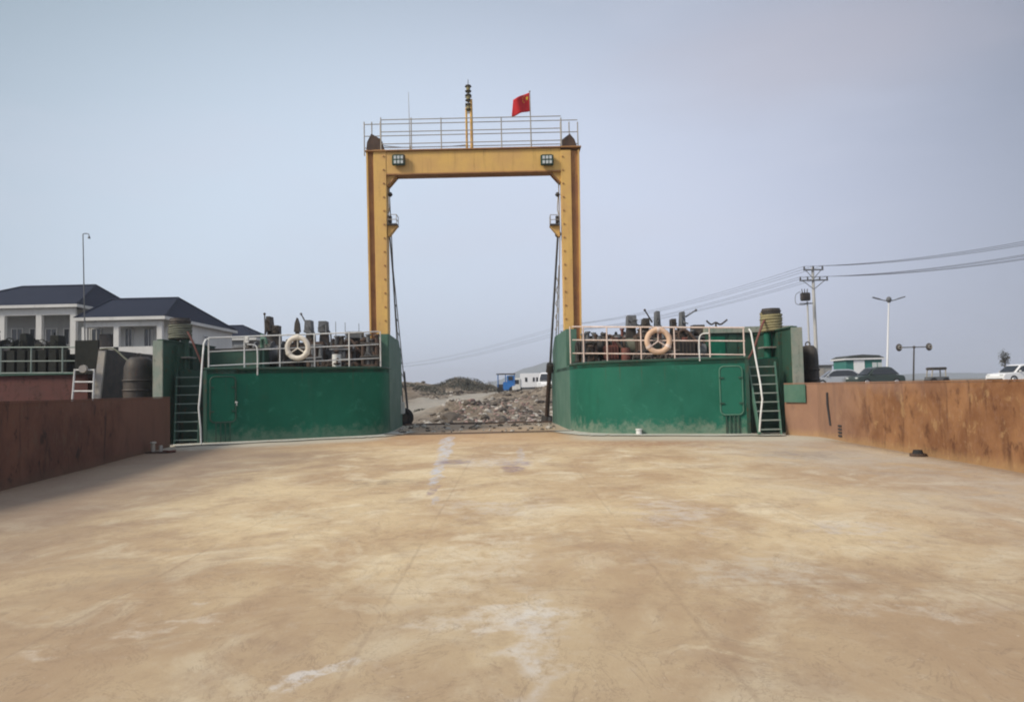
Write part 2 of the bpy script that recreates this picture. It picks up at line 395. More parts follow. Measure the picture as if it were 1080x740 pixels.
    h = t.math('ADD', t.math('MULTIPLY', fine, .9), t.math('MULTIPLY', grain, .35))
    rg = t.math('ADD', .62, t.math('MULTIPLY', mid, .3))
    t.out(c, rg, 0, h, .35, .012, .25)
    return m
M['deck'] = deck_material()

def wall_x(W_, y):
    for a, b in zip(W_, W_[1:]):
        if a[1] <= y <= b[1]: return a[0] + (b[0] - a[0]) * (y - a[1]) / (b[1] - a[1])
    return W_[-1][0]
def deck_z(x, y):
    return .014 * noise.noise(Vector((x * .5, y * .45, 0))) + .006 * noise.noise(Vector((x * 1.7, y * 1.5, 3)))
bm = bmesh.new(); rows = []
ny_, nx_ = 150, 72
for j in range(ny_ + 1):
    y = -9 + (31.6 + 9) * j / ny_
    xl, xr = wall_x(LW, y) - .25, wall_x(RW, y) + .25
    if y > 21.6: xl = -10.7
    if y > 20.1: xr = 8.75
    rows.append([bm.verts.new((xl + (xr - xl) * i / nx_, y, deck_z(xl + (xr - xl) * i / nx_, y))) for i in range(nx_ + 1)])
for A, B in zip(rows, rows[1:]):
    for i in range(nx_): bm.faces.new((A[i], A[i + 1], B[i + 1], B[i]))
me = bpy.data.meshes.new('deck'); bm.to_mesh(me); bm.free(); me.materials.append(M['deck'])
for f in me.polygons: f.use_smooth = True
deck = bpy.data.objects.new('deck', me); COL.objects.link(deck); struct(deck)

b = MB(); b.box((-1.15, 24.72, .035), (6.3, .09, .03), bev=.006)
hs = b.build('kerb', 'brown'); struct(hs)
# hull under the deck
b = MB()
out_l = [(x - .32, y) for x, y in LW] + [(-10.75, 31.3)]
out_r = [(x + .32, y) for x, y in RW[:-1]] + [(8.8, 31.3)]
poly = [(x, y, -.06) for x, y in out_l] + [(x, y, -.06) for x, y in reversed(out_r)]
b.prism(poly, (0, 0, -1.9))
hull = b.build('hull', 'redbrown')
tag(hull, 'rust red steel hull of the ferry under the tan deck', 'hull')

# pale waterway strips at the foot of the bow blocks
def strip(pts, w, name):
    bm = bmesh.new(); pr = None; n = len(pts)
    for i in range(n):
        a = Vector(pts[max(i - 1, 0)][:2]); c = Vector(pts[min(i + 1, n - 1)][:2]); tt = (c - a).normalized()
        nn = Vector((tt.y, -tt.x)); 
        if nn.y > 0.2 or (abs(nn.y) <= .2 and nn.x * (pts[i][0] + .9) > 0): nn = -nn
        p0 = Vector(pts[i][:2]) - nn * .02; ww = w * (1 + .45 * noise.noise(Vector((i * .6, 0, pts[0][0]))))
        p1 = p0 + nn * ww
        cur = (bm.verts.new((p0.x, p0.y, .034)), bm.verts.new((p1.x, p1.y, .026)))
        if pr: bm.faces.new((pr[0], pr[1], cur[1], cur[0]))
        pr = cur
    me = bpy.data.meshes.new(name); bm.to_mesh(me); bm.free(); me.materials.append(M['strip'])
    o = bpy.data.objects.new(name, me); COL.objects.link(o); return struct(o)
def strip_mat():
    m, nt = newmat('dusty_grey_waterway'); t = NT(nt); p = t.pos()
    n = t.noise(p, 2.5, 6, .7); c = t.mix(n, (.36, .37, .33), (.52, .50, .44))
    c = t.mix(t.math('MULTIPLY', t.ramp(t.noise(p, 5, 5, .7), .5, .65), .6), c, (.36, .27, .17))
    t.out(c, .8, 0, n, .3, .02); return m
M['strip'] = strip_mat()
def dens(pts, n=6):
    o = []
    for a, c in zip(pts, pts[1:]):
        o += [(a[0] + (c[0] - a[0]) * k / n, a[1] + (c[1] - a[1]) * k / n) for k in range(n)]
    return o + [pts[-1]]
strip(dens([(-10.2, 22.2)] + Lf[:19], 3), .85, 'pavement')
strip(dens([(7.7, 21.25)] + Rf[:19], 3), .75, 'pavement')

# ------------------------------------------------------------------ bulwarks
def bulwark_mat(name, a, bcol, pink, dark, low, rusty=1.0):
    m, nt = newmat(name); t = NT(nt); p = t.pos()
    st = t.noise(t.pos((2.2, 2.2, .35)), 1.3, 6, .65, .4); n = t.noise(p, 1.1, 6, .6, .5); f = t.noise(p, 9, 6, .7)
    c = t.mix(t.ramp(n, .35, .65), a, bcol)
    c = t.mix(t.math('MULTIPLY', t.ramp(st, .52, .68), .75), c, dark)
    c = t.mix(t.math('MULTIPLY', t.ramp(f, .50, .68), .34), c, pink)
    bl_ = t.noise(t.pos((1.6, 1.6, 1.1)), 1.9, 7, .74, .25)
    c = t.mix(t.math('MULTIPLY', t.ramp(bl_, .54, .64), .7), c, dark)
    c = t.mix(t.math('MULTIPLY', t.ramp(bl_, .44, .36), .5), c, low)
    sep = t.node('ShaderNodeSeparateXYZ'); t.set(sep.inputs[0], p)
    far = t.ramp(t.math('ADD', sep.outputs[1], t.math('MULTIPLY', n, 3)), 17.5, 20.5)
    top = t.math('MULTIPLY', t.ramp(t.math('ADD', sep.outputs[2], t.math('MULTIPLY', st, .8)), 1.45, 1.85), t.ramp(sep.outputs[1], 12, 17))
    c = t.mix(t.math('MULTIPLY', t.math('MAXIMUM', far, top), .7), c, pink)
    lo = t.ramp(t.math('ADD', sep.outputs[2], t.math('MULTIPLY', f, .35)), .42, .15)
    c = t.mix(t.math('MULTIPLY', lo, .6), c, low)
    t.out(c, .8, 0, t.math('ADD', f, st), .4, .02, .2); return m
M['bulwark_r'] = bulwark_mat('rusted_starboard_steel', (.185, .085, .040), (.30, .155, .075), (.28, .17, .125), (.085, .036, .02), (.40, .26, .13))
M['bulwark_l'] = bulwark_mat('dark_port_steel', (.10, .048, .036), (.15, .07, .048), (.16, .085, .065), (.03, .022, .02), (.13, .085, .06))  # port plate mixed in darker browns than the starboard one
def bulwark(pts, side, mt, label, name='bulwark'):
    t = thing(name, label, 'bulwark', (pts[2][0], pts[2][1], 0))
    outs = dens(pts, 8)
    b = MB(); b.ribbon(outs, [-.05] * len(outs), [1.43 + (.012 * noise.noise(Vector((y * .6, 0, 0)))) for x, y in outs], .07 * (1 if side < 0 else -1)); b.build('plate', mt, t)
    b = MB()
    b.ribbon([(x - side * .012, y) for x, y in outs], 1.436, 1.462, .13 * (1 if side < 0 else -1)); b.build('cap_rail', mt, t)
    # outside brackets and hull flange
    for k, (x, y) in enumerate(outs[::3]):
        b = MB(); b.prism([(x + side * .08, y, 0), (x + side * .5, y, 0), (x + side * .5, y, .1), (x + side * .1, y, 1.35), (x + side * .08, y, 1.35)], (0, .02, 0))
        b.build('bracket', mt, t)
    for k in (14, 20, 25):                     # freeing ports / pad eyes along the foot
        if k < len(outs):
            x, y = outs[k]
    return t
bl = bulwark(LW, -1, 'bulwark_l', 'long dark brown bulwark wall on the side of the blue-roofed house')
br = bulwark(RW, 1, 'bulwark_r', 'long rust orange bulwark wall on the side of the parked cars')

# draught marks on the starboard plate, and weld seams
b = MB()
for py in (449.5, 453, 456.5, 460):
    y = 18.6; x = wall_x(RW, y) - .045
    zz = W(862, py, y).z
    b.box((x + .03, y, zz), (.012, .20, .045))
b.build('draught_mark', 'cable', br)
b = MB()
for y in (19.2,):
    x = wall_x(RW, y)
    b.path([(x - .02, y, .35), (x - .035, y + .1, .9), (x - .02, y + .12, 1.2)], .025, 6)
b.build('crack', 'cable', br)
# scupper with black plug near the foot of the starboard wall
q = G(955, 481)
t_ = thing('deck_drain', 'small black drain plug on the deck against the rust orange bulwark', 'drain', (wall_x(RW, q.y) - .16, q.y, .02))
b = MB(); b.tube(Vector(t_['_o']), Vector(t_['_o']) + Vector((0, 0, .10)), .11, .08, 14); b.build('cap', 'rubber', t_)
b = MB(); b.tube(Vector(t_['_o']) - Vector((0, 0, .02)), Vector(t_['_o']) + Vector((0, 0, .03)), .15, .15, 14); b.build('flange', 'brown', t_)
# small dark cleat at the foot of the port wall
q = G(152, 478)
cx = wall_x(LW, q.y) + .30
t_ = thing('mooring_cleat', 'small pale rusty cleat on the deck at the foot of the dark bulwark', 'cleat', (cx, q.y, .0))
b = MB(); b.tube((cx - .1, q.y, 0), (cx - .1, q.y, .26), .05, .05, 10); b.tube((cx - .1, q.y, .26), (cx - .1, q.y, .30), .085, .07, 10)
b.tube((cx + .1, q.y, 0), (cx + .1, q.y, .2), .05, .05, 10); b.build('post', 'railgrey', t_, smooth=True)
b = MB(); b.box((cx + .02, q.y, .02), (.55, .24, .05), bev=.01); b.build('base', 'brown', t_)
b = MB(); b.path([(cx + .2, q.y - .05, .05), (cx + .38, q.y - .1, .04), (cx + .5, q.y - .02, .05)], .035, 8); b.build('rope', 'redbrown', t_, smooth=True)

# ------------------------------------------------------------------ bow blocks
def bow_block(front, side, Z, mt, darkm, label, hatch_px, hatch_py, handle, recess, xo):
    """side -1 port, +1 starboard; recess = plan points of the ladder bay behind the front"""
    c0 = front[0]
    t = thing('bow_block', label, 'bow block', (c0[0], c0[1], 0))
    th = .10 * (1 if side < 0 else -1)
    nfront = dens(front[:19], 2); b = MB()
    b.ribbon(nfront, 0.0, Z, -th if False else th); b.build('front_wall', mt, t, smooth=True)
    b = MB(); b.ribbon(dens(front[18:], 3), 0.0, Z, th); b.build('inner_wall', 'grey_green', t, smooth=True)
    # ladder bay
    b = MB(); b.ribbon(recess, 0.0, Z, th); b.build('bay_wall', darkm, t)
    # foredeck
    b = MB()
    pl = [(x, y, Z - .03) for x, y in front] + [(xo, 31.4, Z - .03), (xo, recess[0][1] + .05, Z - .03)] + [(x, y, Z - .03) for x, y in recess[1:-1]]
    b.prism(pl, (0, 0, -.12)); b.build('foredeck', darkm, t)
    b = MB()
    b.path([(x, y, Z + .01) for x, y in nfront], .04, 6); b.build('deck_edge', darkm, t, smooth=True)
    # vertical weld seams and rub bar
    # hatch door, with rounded frame, dogs and a handle
    P0 = on_front(hatch_px[0], front, 1.0, -.012); P1 = on_front(hatch_px[1], front, 1.0, -.012)
    dx = (P1 - P0).normalized(); nrm = Vector((dx.y, -dx.x, 0)); 
    if nrm.y > 0: nrm = -nrm
    mid = (P0 + P1) / 2
    zt = W((hatch_px[0] + hatch_px[1]) / 2, hatch_py[0], mid.y).z; zb = W((hatch_px[0] + hatch_px[1]) / 2, hatch_py[1], mid.y).z
    w = (P1 - P0).length / 2; hh = (zt - zb) / 2; cz = (zt + zb) / 2
    def rr(w, h, r, d0):
        o = []
        for (sx, sz, a0) in ((1, 1, 0), (-1, 1, 90), (-1, -1, 180), (1, -1, 270)):
            for k in range(5):
                a = R(a0 + 90 * k / 4)
                o.append(mid + dx * (sx * (w - r) + r * math.cos(a)) + nrm * d0 + Vector((0, 0, cz - mid.z + sz * (h - r) + r * math.sin(a))))
        return o
    b = MB(); b.prism(rr(w, hh, .12, 0.0), nrm * .035)
    d = b.build('hatch_door', mt, t)
    b = MB(); lp = rr(w + .03, hh + .03, .13, .03); b.path(lp + [lp[0]], .022, 6); b.build('frame', darkm if side < 0 else 'hatch_edge', d, smooth=True)
    for s_ in (-1, 1):
        for kz in (-.55, .55):
            c = mid + dx * s_ * (w - .02) + Vector((0, 0, cz - mid.z + kz * hh)) + nrm * .06
            b = MB(); b.box(c, (.13, .04, .045), rot=math.atan2(dx.y, dx.x), bev=.006); b.build('dog', darkm, d)
    if handle:
        b = MB(); c = on_front(handle[0], front, 1.0, -.06); c.z = W(handle[0], handle[1], c.y).z
        b.tube(c, c + Vector((0, -.09, 0)), .022, .022, 8); b.blob(c + Vector((0, -.1, 0)), (.035, .035, .035), 1, 0)
        b.tube(c + Vector((0, -.06, 0)), c + Vector((.01, -.06, -.1)), .012, .010, 8)
        b.build('handle', 'white', d, smooth=True)
    # toe plates under the hatch
    b = MB()
    for k in (-.6, -.2, .2, .6):
        c = mid + dx * w * k + nrm * .03; c.z = (zb) / 2
        b.box(c, (.03, .04, max(.1, zb - .06)), rot=math.atan2(dx.y, dx.x))
    b.build('stiffener', darkm, t)
    return t
recL = [(-10.55, 23.45), (-9.5, 23.5), (-9.45, 22.6)]
recR = [(8.5, 22.4), (6.9, 22.35), (6.85, 21.45)]
bow_block(Lf, -1, LZ, 'green_left', 'green_dark', 'deep green bow block with a small white-knobbed door below the railing, house side', (223, 247), (398, 444), (250.5, 424), recL, -10.6)
bow_block(Rf, 1, RZ, 'green', 'green_dark', 'brighter green bow block with a pale-framed hatch beside the ladder, power pole side', (762, 783), (387, 436), None, recR, 8.75)

# raised side plates (fins) outboard of each block
def fin(name, x0, y0, y1, ztop, side, edge_m, face_m, label, zbot=-.3, w=.30):
    t = thing(name, label, 'side plate', (x0, y0, 0))
    b = MB(); b.prism([(x0, y0 + .02, zbot), (x0, y1, zbot), (x0, y1, ztop - .5), (x0, y1 - 1.2, ztop), (x0, y0 + .02, ztop)], (side * .08, 0, 0)); b.build('plate', face_m, t)
    b = MB(); b.box((x0 + side * (w / 2 - .05), y0, (ztop + zbot) / 2), (w, .045, ztop - zbot), bev=.008); b.build('front_flange', 'faded_edge', t)
    b = MB(); b.box((x0 + side * .04, (y0 + y1 - 1.2) / 2, ztop + .02), (.18, y1 - 1.2 - y0, .04)); b.build('top_flange', face_m, t)
    b = MB()
    for k in range(3):
        y = y0 + .9 + k * 1.1
        b.box((x0 - side * .05, y, (ztop + zbot) / 2), (.10, .03, ztop - zbot - .2))
    b.build('stiffener', face_m, t)
    return t
xl = W(170, 400, 22.3).x
fin('side_plate', xl, 22.3, 27.5, W(168, 359, 22.3).z, -1, 'green_pale', 'green_dark', 'tall green side plate with pale green front edge beside the ladder near the house')
xr = W(838, 400, 21.3).x
fin('side_plate', xr, 21.3, 27.0, W(842, 345, 21.3).z, 1, 'green_pale', 'green_dark', 'tall green side plate with a pale weathered edge next to the black fender', w=.32)
# short green patch where the starboard bulwark meets the plate
b = MB(); b.ribbon([(8.08, 20.45), (7.78, 21.22)], .92, 1.42, .02)
o = b.build('gusset', 'grey_green', br)

# ------------------------------------------------------------------ ladders with handrails
def ladder(bl_, br_, tl, tr, nr, hand, sm, rm, hm, label, cat='ladder'):
    t = thing('ladder', label, cat, ((bl_[0] + br_[0]) / 2, bl_[1], 0))
    for a, c in ((bl_, tl), (br_, tr)):
        a = Vector(a); c = Vector(c); d = (c - a)
        q = d.to_track_quat('Z', 'Y').to_matrix().to_4x4()
        b = MB(); b.box((a + c) / 2, (.05, .16, d.length), rot=q, bev=.006); b.build('stringer', sm, t)
    for k in range(nr):
        f = (k + .6) / nr
        a = Vector(bl_).lerp(Vector(tl), f); c = Vector(br_).lerp(Vector(tr), f)
        b = MB(); b.box((a + c) / 2, ((c - a).length, .17, .032), rot=math.atan2(c.y - a.y, c.x - a.x)); b.build('tread', rm, t)
    b = MB(); b.path(hand, .026, 8)
    b.build('handrail', hm, t, smooth=True)
    return t
def smooth_path(pts, n=6):
    pts = [Vector(p) for p in pts]; o = []
    for i in range(len(pts) - 1):
        p0 = pts[max(i - 1, 0)]; p1 = pts[i]; p2 = pts[i + 1]; p3 = pts[min(i + 2, len(pts) - 1)]
        for k in range(n):
            u = k / n
            o.append(.5 * ((2 * p1) + (p2 - p0) * u + (2 * p0 - 5 * p1 + 4 * p2 - p3) * u * u + (3 * p1 - p0 - 3 * p2 + p3) * u ** 3))
    return o + [pts[-1]]
ladder(W(184, 469, 22.6), W(209, 470, 22.6), W(187, 395, 23.1), W(212, 393, 23.1), 8,
       [W(212, 468, 22.1), W(211.5, 452, 22.1), W(209.5, 430, 22.1), W(211, 415, 22.2), W(213, 385, 22.4), W(215, 362, 22.6), W(217, 358, 22.7), W(221, 356.8, 22.9)],
       'green_dark', 'rung_left', 'white', 'dark green steel ladder with a thin white bent handrail beside the deep green block')
ladder(W(801, 458, 21.0), W(824, 459, 21.0), W(788.5, 384, 21.9), W(817, 382, 21.9), 8,
       [W(801, 455, 20.7), W(802, 440, 20.7), W(804, 421, 20.75), W(802, 405, 20.9), W(797, 378, 21.2), W(792, 350, 21.4), W(790, 347, 21.5)],
       'grey_green', 'rung', 'white', 'pale green steel ladder with a white handrail beside the pale-edged plate and roped bollard')

# ------------------------------------------------------------------ guard rails
def rail(front, Z, posts, rows, label, m, start=None, end=None, pxa=0, pxb=0, inset=.12, extra=None):
    c = on_front(posts[0], front, Z, inset)
    t = thing('guard_rail', label, 'railing', c)
    for p in posts:
        a = on_front(p, front, Z - .02, inset); 
        yy = a.y; top = W(p, rows[0](p), yy)
        a2 = a.copy(); a2.x = top.x if abs(top.x - a.x) < .3 else a.x
        b = MB(); b.tube(a2, (a2.x, a2.y, top.z + .01), .024, .022, 8); b.build('stanchion', m, t, smooth=True)
    for r_i, f in enumerate(rows):
        pts = []
        n = 40
        for k in range(n + 1):
            p = pxa + (pxb - pxa) * k / n
            a = on_front(p, front, Z, inset); a.z = W(p, f(p), a.y).z
            pts.append(a)
        # drop duplicates
        q = [pts[0]]
        for v in pts[1:]:
            if (v - q[-1]).length > .05: q.append(v)
        b = MB(); b.path(q, .024 if r_i == 0 else .019, 8); b.build('rail', m, t, smooth=True)
    return t
L1 = lambda a, ya, b_, yb: (lambda p: ya + (yb - ya) * (p - a) / (b_ - a))
gl = rail(Lf, LZ, [220, 257.6, 295, 331.5, 368, 401], [L1(215, 356.5, 403, 349.5), L1(215, 371, 403, 363), L1(215, 386, 403, 377.5)],
          'white pipe guard rail on the deep green block, carrying the cream lifebuoy', 'white', pxa=221, pxb=403)
gr = rail(Rf, RZ, [601, 615, 639.7, 675.6, 710.8, 748, 784], [L1(600, 344.5, 790, 345.5), L1(600, 358.5, 790, 359.5), L1(600, 372.5, 790, 374)],
          'rust-stained white pipe guard rail on the brighter green block, carrying the orange-tinted lifebuoy', 'pinkwhite', pxa=601, pxb=786)
# hooped grab pipes
def hoop(front, Z, pxs, tops, bottom_z, m, label, inset=-.02):
    a = on_front(pxs[0], front, Z, inset); c = on_front(pxs[1], front, Z, inset)
    t0 = W(pxs[0], tops, a.y).z
    b = MB(); b.path(smooth_path([(a.x, a.y, bottom_z), (a.x, a.y, t0 - .18), (a.x + (c.x - a.x) * .3, a.y, t0), (c.x, c.y, t0 + .02)] + ([(c.x, c.y, t0 + .02)] if False else []), 5), .022, 8)
    o = b.build('grab_pipe', m, origin=(a.x, a.y, Z), smooth=True)
    return tag(o, label, 'grab pipe')
hoop(Lf, LZ, (271, 262), 364, LZ - .2, 'white', 'short bent white grab pipe at the edge of the deep green block')
hoop(Rf, RZ, (738.5, 748), 352.5, RZ - .05, 'white', 'short bent white grab pipe at the edge of the brighter green block')
# small white box clipped on the port rail
a = on_front(259.5, Lf, LZ, .08); a.z = W(259.5, 358, a.y).z
b = MB(); b.box(a, (.12, .06, .22), bev=.015); b.box(a + Vector((0, -.035, .03)), (.07, .02, .08)); tag(b.build('junction_box', 'plastic', origin=a), 'small white box clipped on the railing above the grab pipe', 'box')

# ------------------------------------------------------------------ lifebuoys
def lifebuoy(px, py, front, Z, m, ropem, label):
    a = on_front(px, front, Z, .06); a = Vector((a.x, a.y, W(px, py, a.y).z))
    a.y -= .06
    t = thing('lifebuoy', label, 'lifebuoy', a, group='lifebuoys hung on the bow railings')
    b = MB(); b.torus(a, .335, .082, 'Y', 40, 12); b.build('ring', m, t, smooth=True)
    for k in (90, 210, 330):
        c = a + Vector((math.cos(R(k)) * .335, 0, math.sin(R(k)) * .335))
        b = MB(); q = Matrix.Rotation(-R(k), 4, 'Y')
        b.torus((0, 0, 0), .087, .010, 'Z', 16, 6)
        bmesh.ops.transform(b.bm, matrix=Matrix.Translation(c) @ q @ Matrix.Diagonal((1, 1, 5, 1)), verts=b.bm.verts)
        b.build('band', ropem, t, smooth=True)
    b = MB()
    for k in (90, 215, 325):
        c = a + Vector((math.cos(R(k)) * .30, .0, math.sin(R(k)) * .30)); b.tube(a + Vector((0, .01, -.01)), c, .020, .020, 8)
    b.build('rope', ropem, t, smooth=True)
    return t
lifebuoy(314, 366.8, Lf, LZ, 'ring', 'ring', 'cream lifebuoy hung on the railing of the deep green block')
lifebuoy(694, 359.5, Rf, RZ, 'ring_pink', 'pinkwhite', 'orange-tinted lifebuoy hung on the railing of the brighter green block')

# ------------------------------------------------------------------ bollards wound with rope
def bollard(pxc, Y, Zb, zr0, zr1, ztop, w, ropem, cm, label):
    c = W(pxc, 380, Y); x, y = c.x, Y
    t = thing('mooring_bollard', label, 'bollard', (x, y, Zb), group='rope-wound bow bollards')
    for s_ in (-1, 1):
        b = MB(); b.tube((x + s_ * w * .25, y, Zb), (x + s_ * w * .25, y, ztop - .04), w * .2, w * .2, 16); b.build('post', cm, t, smooth=True)
    b = MB(); b.box((x, y, Zb + (zr0 - Zb) * .42), (w * 1.35, w * .9, .045), bev=.01); b.build('shelf', 'railgrey', t)
    b = MB(); b.box((x, y, Zb + .02), (w * 1.5, w * 1.1, .04)); b.build('base', cm, t)
    pts = []; N = 150; turns = 6.5
    for k in range(N):
        f = k / (N - 1); a = f * turns * 2 * PI
        rr = w * .5 * (1 + .05 * noise.noise(Vector((a * .3, x, 0)))); 
        pts.append((x + math.cos(a) * rr * 1.08, y + math.sin(a) * rr * .9, zr0 + (zr1 - zr0) * f + .02 * noise.noise(Vector((a * .5, 0, x)))))
    b = MB(); b.path(pts, (zr1 - zr0) / turns * .56, 8); b.build('rope_coil', ropem, t, smooth=True)
    b = MB(); b.tube((x, y, zr0), (x, y, zr1), w * .44, w * .44, 18); b.build('core', 'dark', t, smooth=True)
    b = MB(); b.tube((x, y, zr1), (x, y, ztop), w * .52, w * .5, 18); b.torus((x, y, (zr1 + ztop) / 2), w * .5, .03, 'Z', 24, 8); b.build('cap', 'dark', t, smooth=True)
    return t
Yb = 22.9
bollard(815, Yb, RZ, W(815, 350, Yb).z, W(815, 331, Yb).z, W(815, 325.5, Yb).z, .55, 'rope', 'green', 'twin green bollard wound with yellow rope above the pale green ladder')
Yb = 23.9
bollard(190, Yb, LZ, W(190, 358, Yb).z, W(190, 342, Yb).z, W(190, 336, Yb).z, .62, 'rope_grey', 'green_dark', 'twin dark bollard wound with grey rope above the dark green ladder')
# slack ropes led down from the bollards
b = MB(); b.path(smooth_path([W(806, 338, 22.7), W(803, 345, 22.5), W(797, 362, 22.3), W(793, 372, 22.2), W(787, 381, 22.1), W(785, 385, 22.0)]), .035, 8)
tag(b.build('mooring_rope', 'red', origin=W(785, 385, 22.0), smooth=True), 'slack reddish mooring rope hanging from the yellow-roped bollard', 'rope')
b = MB(); b.path(smooth_path([W(198, 350, 23.6), W(203, 360, 23.4), W(208, 372, 23.3), W(213, 384, 23.2), W(216, 391, 23.1)]), .032, 8)
tag(b.build('mooring_rope', 'redbrown', origin=W(216, 391, 23.1), smooth=True), 'slack dark mooring rope hanging from the grey-roped bollard', 'rope')

# green locker behind the starboard rail with pale roof edge
Yl = 24.6
t = thing('deck_locker', 'green deck locker with a pale roof edge behind the railing beside the yellow-roped bollard', 'locker', (W(775, 385, Yl).x, Yl, RZ))
x0, x1 = W(747, 380, Yl).x, W(836, 380, Yl).x; zt = W(775, 347, Yl).z
b = MB(); b.box(((x0 + x1) / 2, Yl + .6, (RZ + zt) / 2), (x1 - x0, 1.2, zt - RZ - .01)); b.build('body', 'green_dark', t, bev=.01)
b = MB(); b.box(((x0 + x1) / 2, Yl + .58, zt - .03), (x1 - x0 + .1, 1.36, .20), bev=.01); b.build('roof', 'faded_edge', t)
xm = W(773, 370, Yl).x
b = MB(); b.box((xm, Yl - .015, (RZ + zt) / 2 - .05), (.26, .03, zt - RZ - .25)); b.build('door', 'green_dark', t)
b = MB(); b.box((xm - .5, Yl - .02, (RZ + zt) / 2 - .08), (.5, .03, zt - RZ - .3), bev=.01); b.build('panel', 'green_left', t)
# little dark seabird-like crossed levers on the locker roof
b = MB()
zc = W(755, 341, 24.9).z
c = W(755, 341, 24.9)
b.tube((c.x, 24.9, zt + .04), (c.x, 24.9, zc + .05), .035, .03, 8)
b.path(smooth_path([W(745, 338, 24.9), W(750, 342, 24.9), W(755, 340, 24.9), W(760, 342, 24.9), W(767, 337, 24.9)]), .03, 6)
tag(b.build('lever_stand', 'dark', origin=(c.x, 24.9, zt + .02), smooth=True), 'small dark two-armed lever standing on the green locker roof', 'lever')

# ------------------------------------------------------------------ winches and deck machines
def winch(name, label, cx, cy, Z, w, h, m1, m2, lever=True, drum='rope_grey', motor=1, group='bow winches and pumps behind the railings'):
    t = thing(name, label, 'winch', (cx, cy, Z), group=group)
    b = MB(); b.box((cx, cy - .35, Z + .06), (w + .3, .12, .12)); b.box((cx, cy + .35, Z + .06), (w + .3, .12, .12)); b.build('base_frame', m1, t)
    for s_ in (-1, 1):
        x = cx + s_ * w * .5
        b = MB(); b.prism([(x - .03, cy - .42, Z + .12), (x - .03, cy + .42, Z + .12), (x - .03, cy + .18, Z + h * .78), (x - .03, cy - .18, Z + h * .78)], (.06, 0, 0))
        b.tube((x - .06, cy, Z + h * .55), (x + .06, cy, Z + h * .55), .14, .14, 14); b.build('side_frame', m1, t)
    zc = Z + h * .52; rd = h * .24
    b = MB(); b.tube((cx - w * .44, cy, zc), (cx + w * .44, cy, zc), rd, rd, 18)
    for s_ in (-.42, .1, .42): b.tube((cx + s_ * w - .02, cy, zc), (cx + s_ * w + .02, cy, zc), rd * 1.55, rd * 1.55, 20)
    b.build('drum', m2, t, smooth=True)
    b = MB(); pts = []
    for k in range(90):
        a = k / 89 * 9 * 2 * PI; pts.append((cx - w * .36 + w * .42 * k / 89, cy + math.cos(a) * (rd + .03), zc + math.sin(a) * (rd + .03)))
    b.path(pts, .03, 6); b.build('wound_rope', drum, t, smooth=True)
    b = MB(); gx = cx + motor * w * .62; b.tube((gx - .05, cy, zc), (gx + .05, cy, zc), h * .36, h * .36, 24)
    for k in range(16):
        a = k * PI / 8; b.box((gx, cy + math.cos(a) * h * .37, zc + math.sin(a) * h * .37), (.09, .06, .06), rot=Matrix.Rotation(a, 4, 'X'))
    b.build('gear_wheel', m1, t)
    b = MB(); mx = cx + motor * w * .62 + motor * .3
    b.box((mx, cy, Z + h * .42), (.36, .42, h * .5), bev=.03); b.tube((mx - .16, cy - .24, Z + h * .7), (mx + .16, cy - .24, Z + h * .7), .11, .11, 12); b.build('motor', m2, t)
    if lever:
        b = MB(); b.tube((cx - motor * w * .3, cy - .3, Z + .1), (cx - motor * w * .42, cy - .36, Z + h * 1.05), .025, .02, 8); b.blob((cx - motor * w * .42, cy - .36, Z + h * 1.06), (.05, .05, .05), 1, 0)
        b.build('brake_lever', m1, t, smooth=True)
        b = MB(); b.torus((cx, cy - .42, Z + h * .8), .16, .018, 'Y', 20, 6)
        for k in range(3):
            a = k * PI / 3; b.tube((cx - math.cos(a) * .16, cy - .42, Z + h * .8 - math.sin(a) * .16), (cx + math.cos(a) * .16, cy - .42, Z + h * .8 + math.sin(a) * .16), .01, .01, 6)
        b.tube((cx, cy - .42, Z + h * .8), (cx, cy - .1, Z + h * .6), .02, .02, 6)
        b.build('handwheel', m2, t, smooth=True)
    return t
def pump(name, label, cx, cy, Z, w, h, m1, m2, group='bow winches and pumps behind the railings', cat='pump'):
    t = thing(name, label, cat, (cx, cy, Z), group=group)
    b = MB(); b.box((cx, cy, Z + h * .08), (w, .6, h * .16)); b.build('skid', m2, t, bev=.01)
    b = MB(); b.box((cx - w * .12, cy, Z + h * .42), (w * .55, .45, h * .5), bev=.04)
    for k in range(5): b.box((cx - w * .34 + k * w * .11, cy - .24, Z + h * .42), (.02, .06, h * .46))
    b.build('block', m1, t)
    b = MB(); b.tube((cx + w * .2, cy, Z + h * .38), (cx + w * .48, cy, Z + h * .38), h * .2, h * .2, 16); b.tube((cx + w * .2, cy, Z + h * .38), (cx + w * .22, cy, Z + h * .38), h * .28, h * .28, 16); b.build('motor', m2, t, smooth=True)
    b = MB(); b.path(smooth_path([(cx - w * .3, cy - .1, Z + h * .66), (cx - w * .3, cy - .1, Z + h * .95), (cx - w * .1, cy - .12, Z + h), (cx + w * .15, cy - .2, Z + h * .7), (cx + w * .3, cy - .25, Z + h * .5)]), .045, 8); b.build('pipe', 'brown', t, smooth=True)
    b = MB(); b.tube((cx + w * .05, cy + .1, Z + h * .6), (cx + w * .05, cy + .1, Z + h * .9), .09, .07, 12); b.tube((cx + w * .05, cy + .1, Z + h * .9), (cx + w * .05, cy + .1, Z + h * .96), .13, .12, 12); b.build('filter', m1, t, smooth=True)
    return t
px_s = lambda v: v
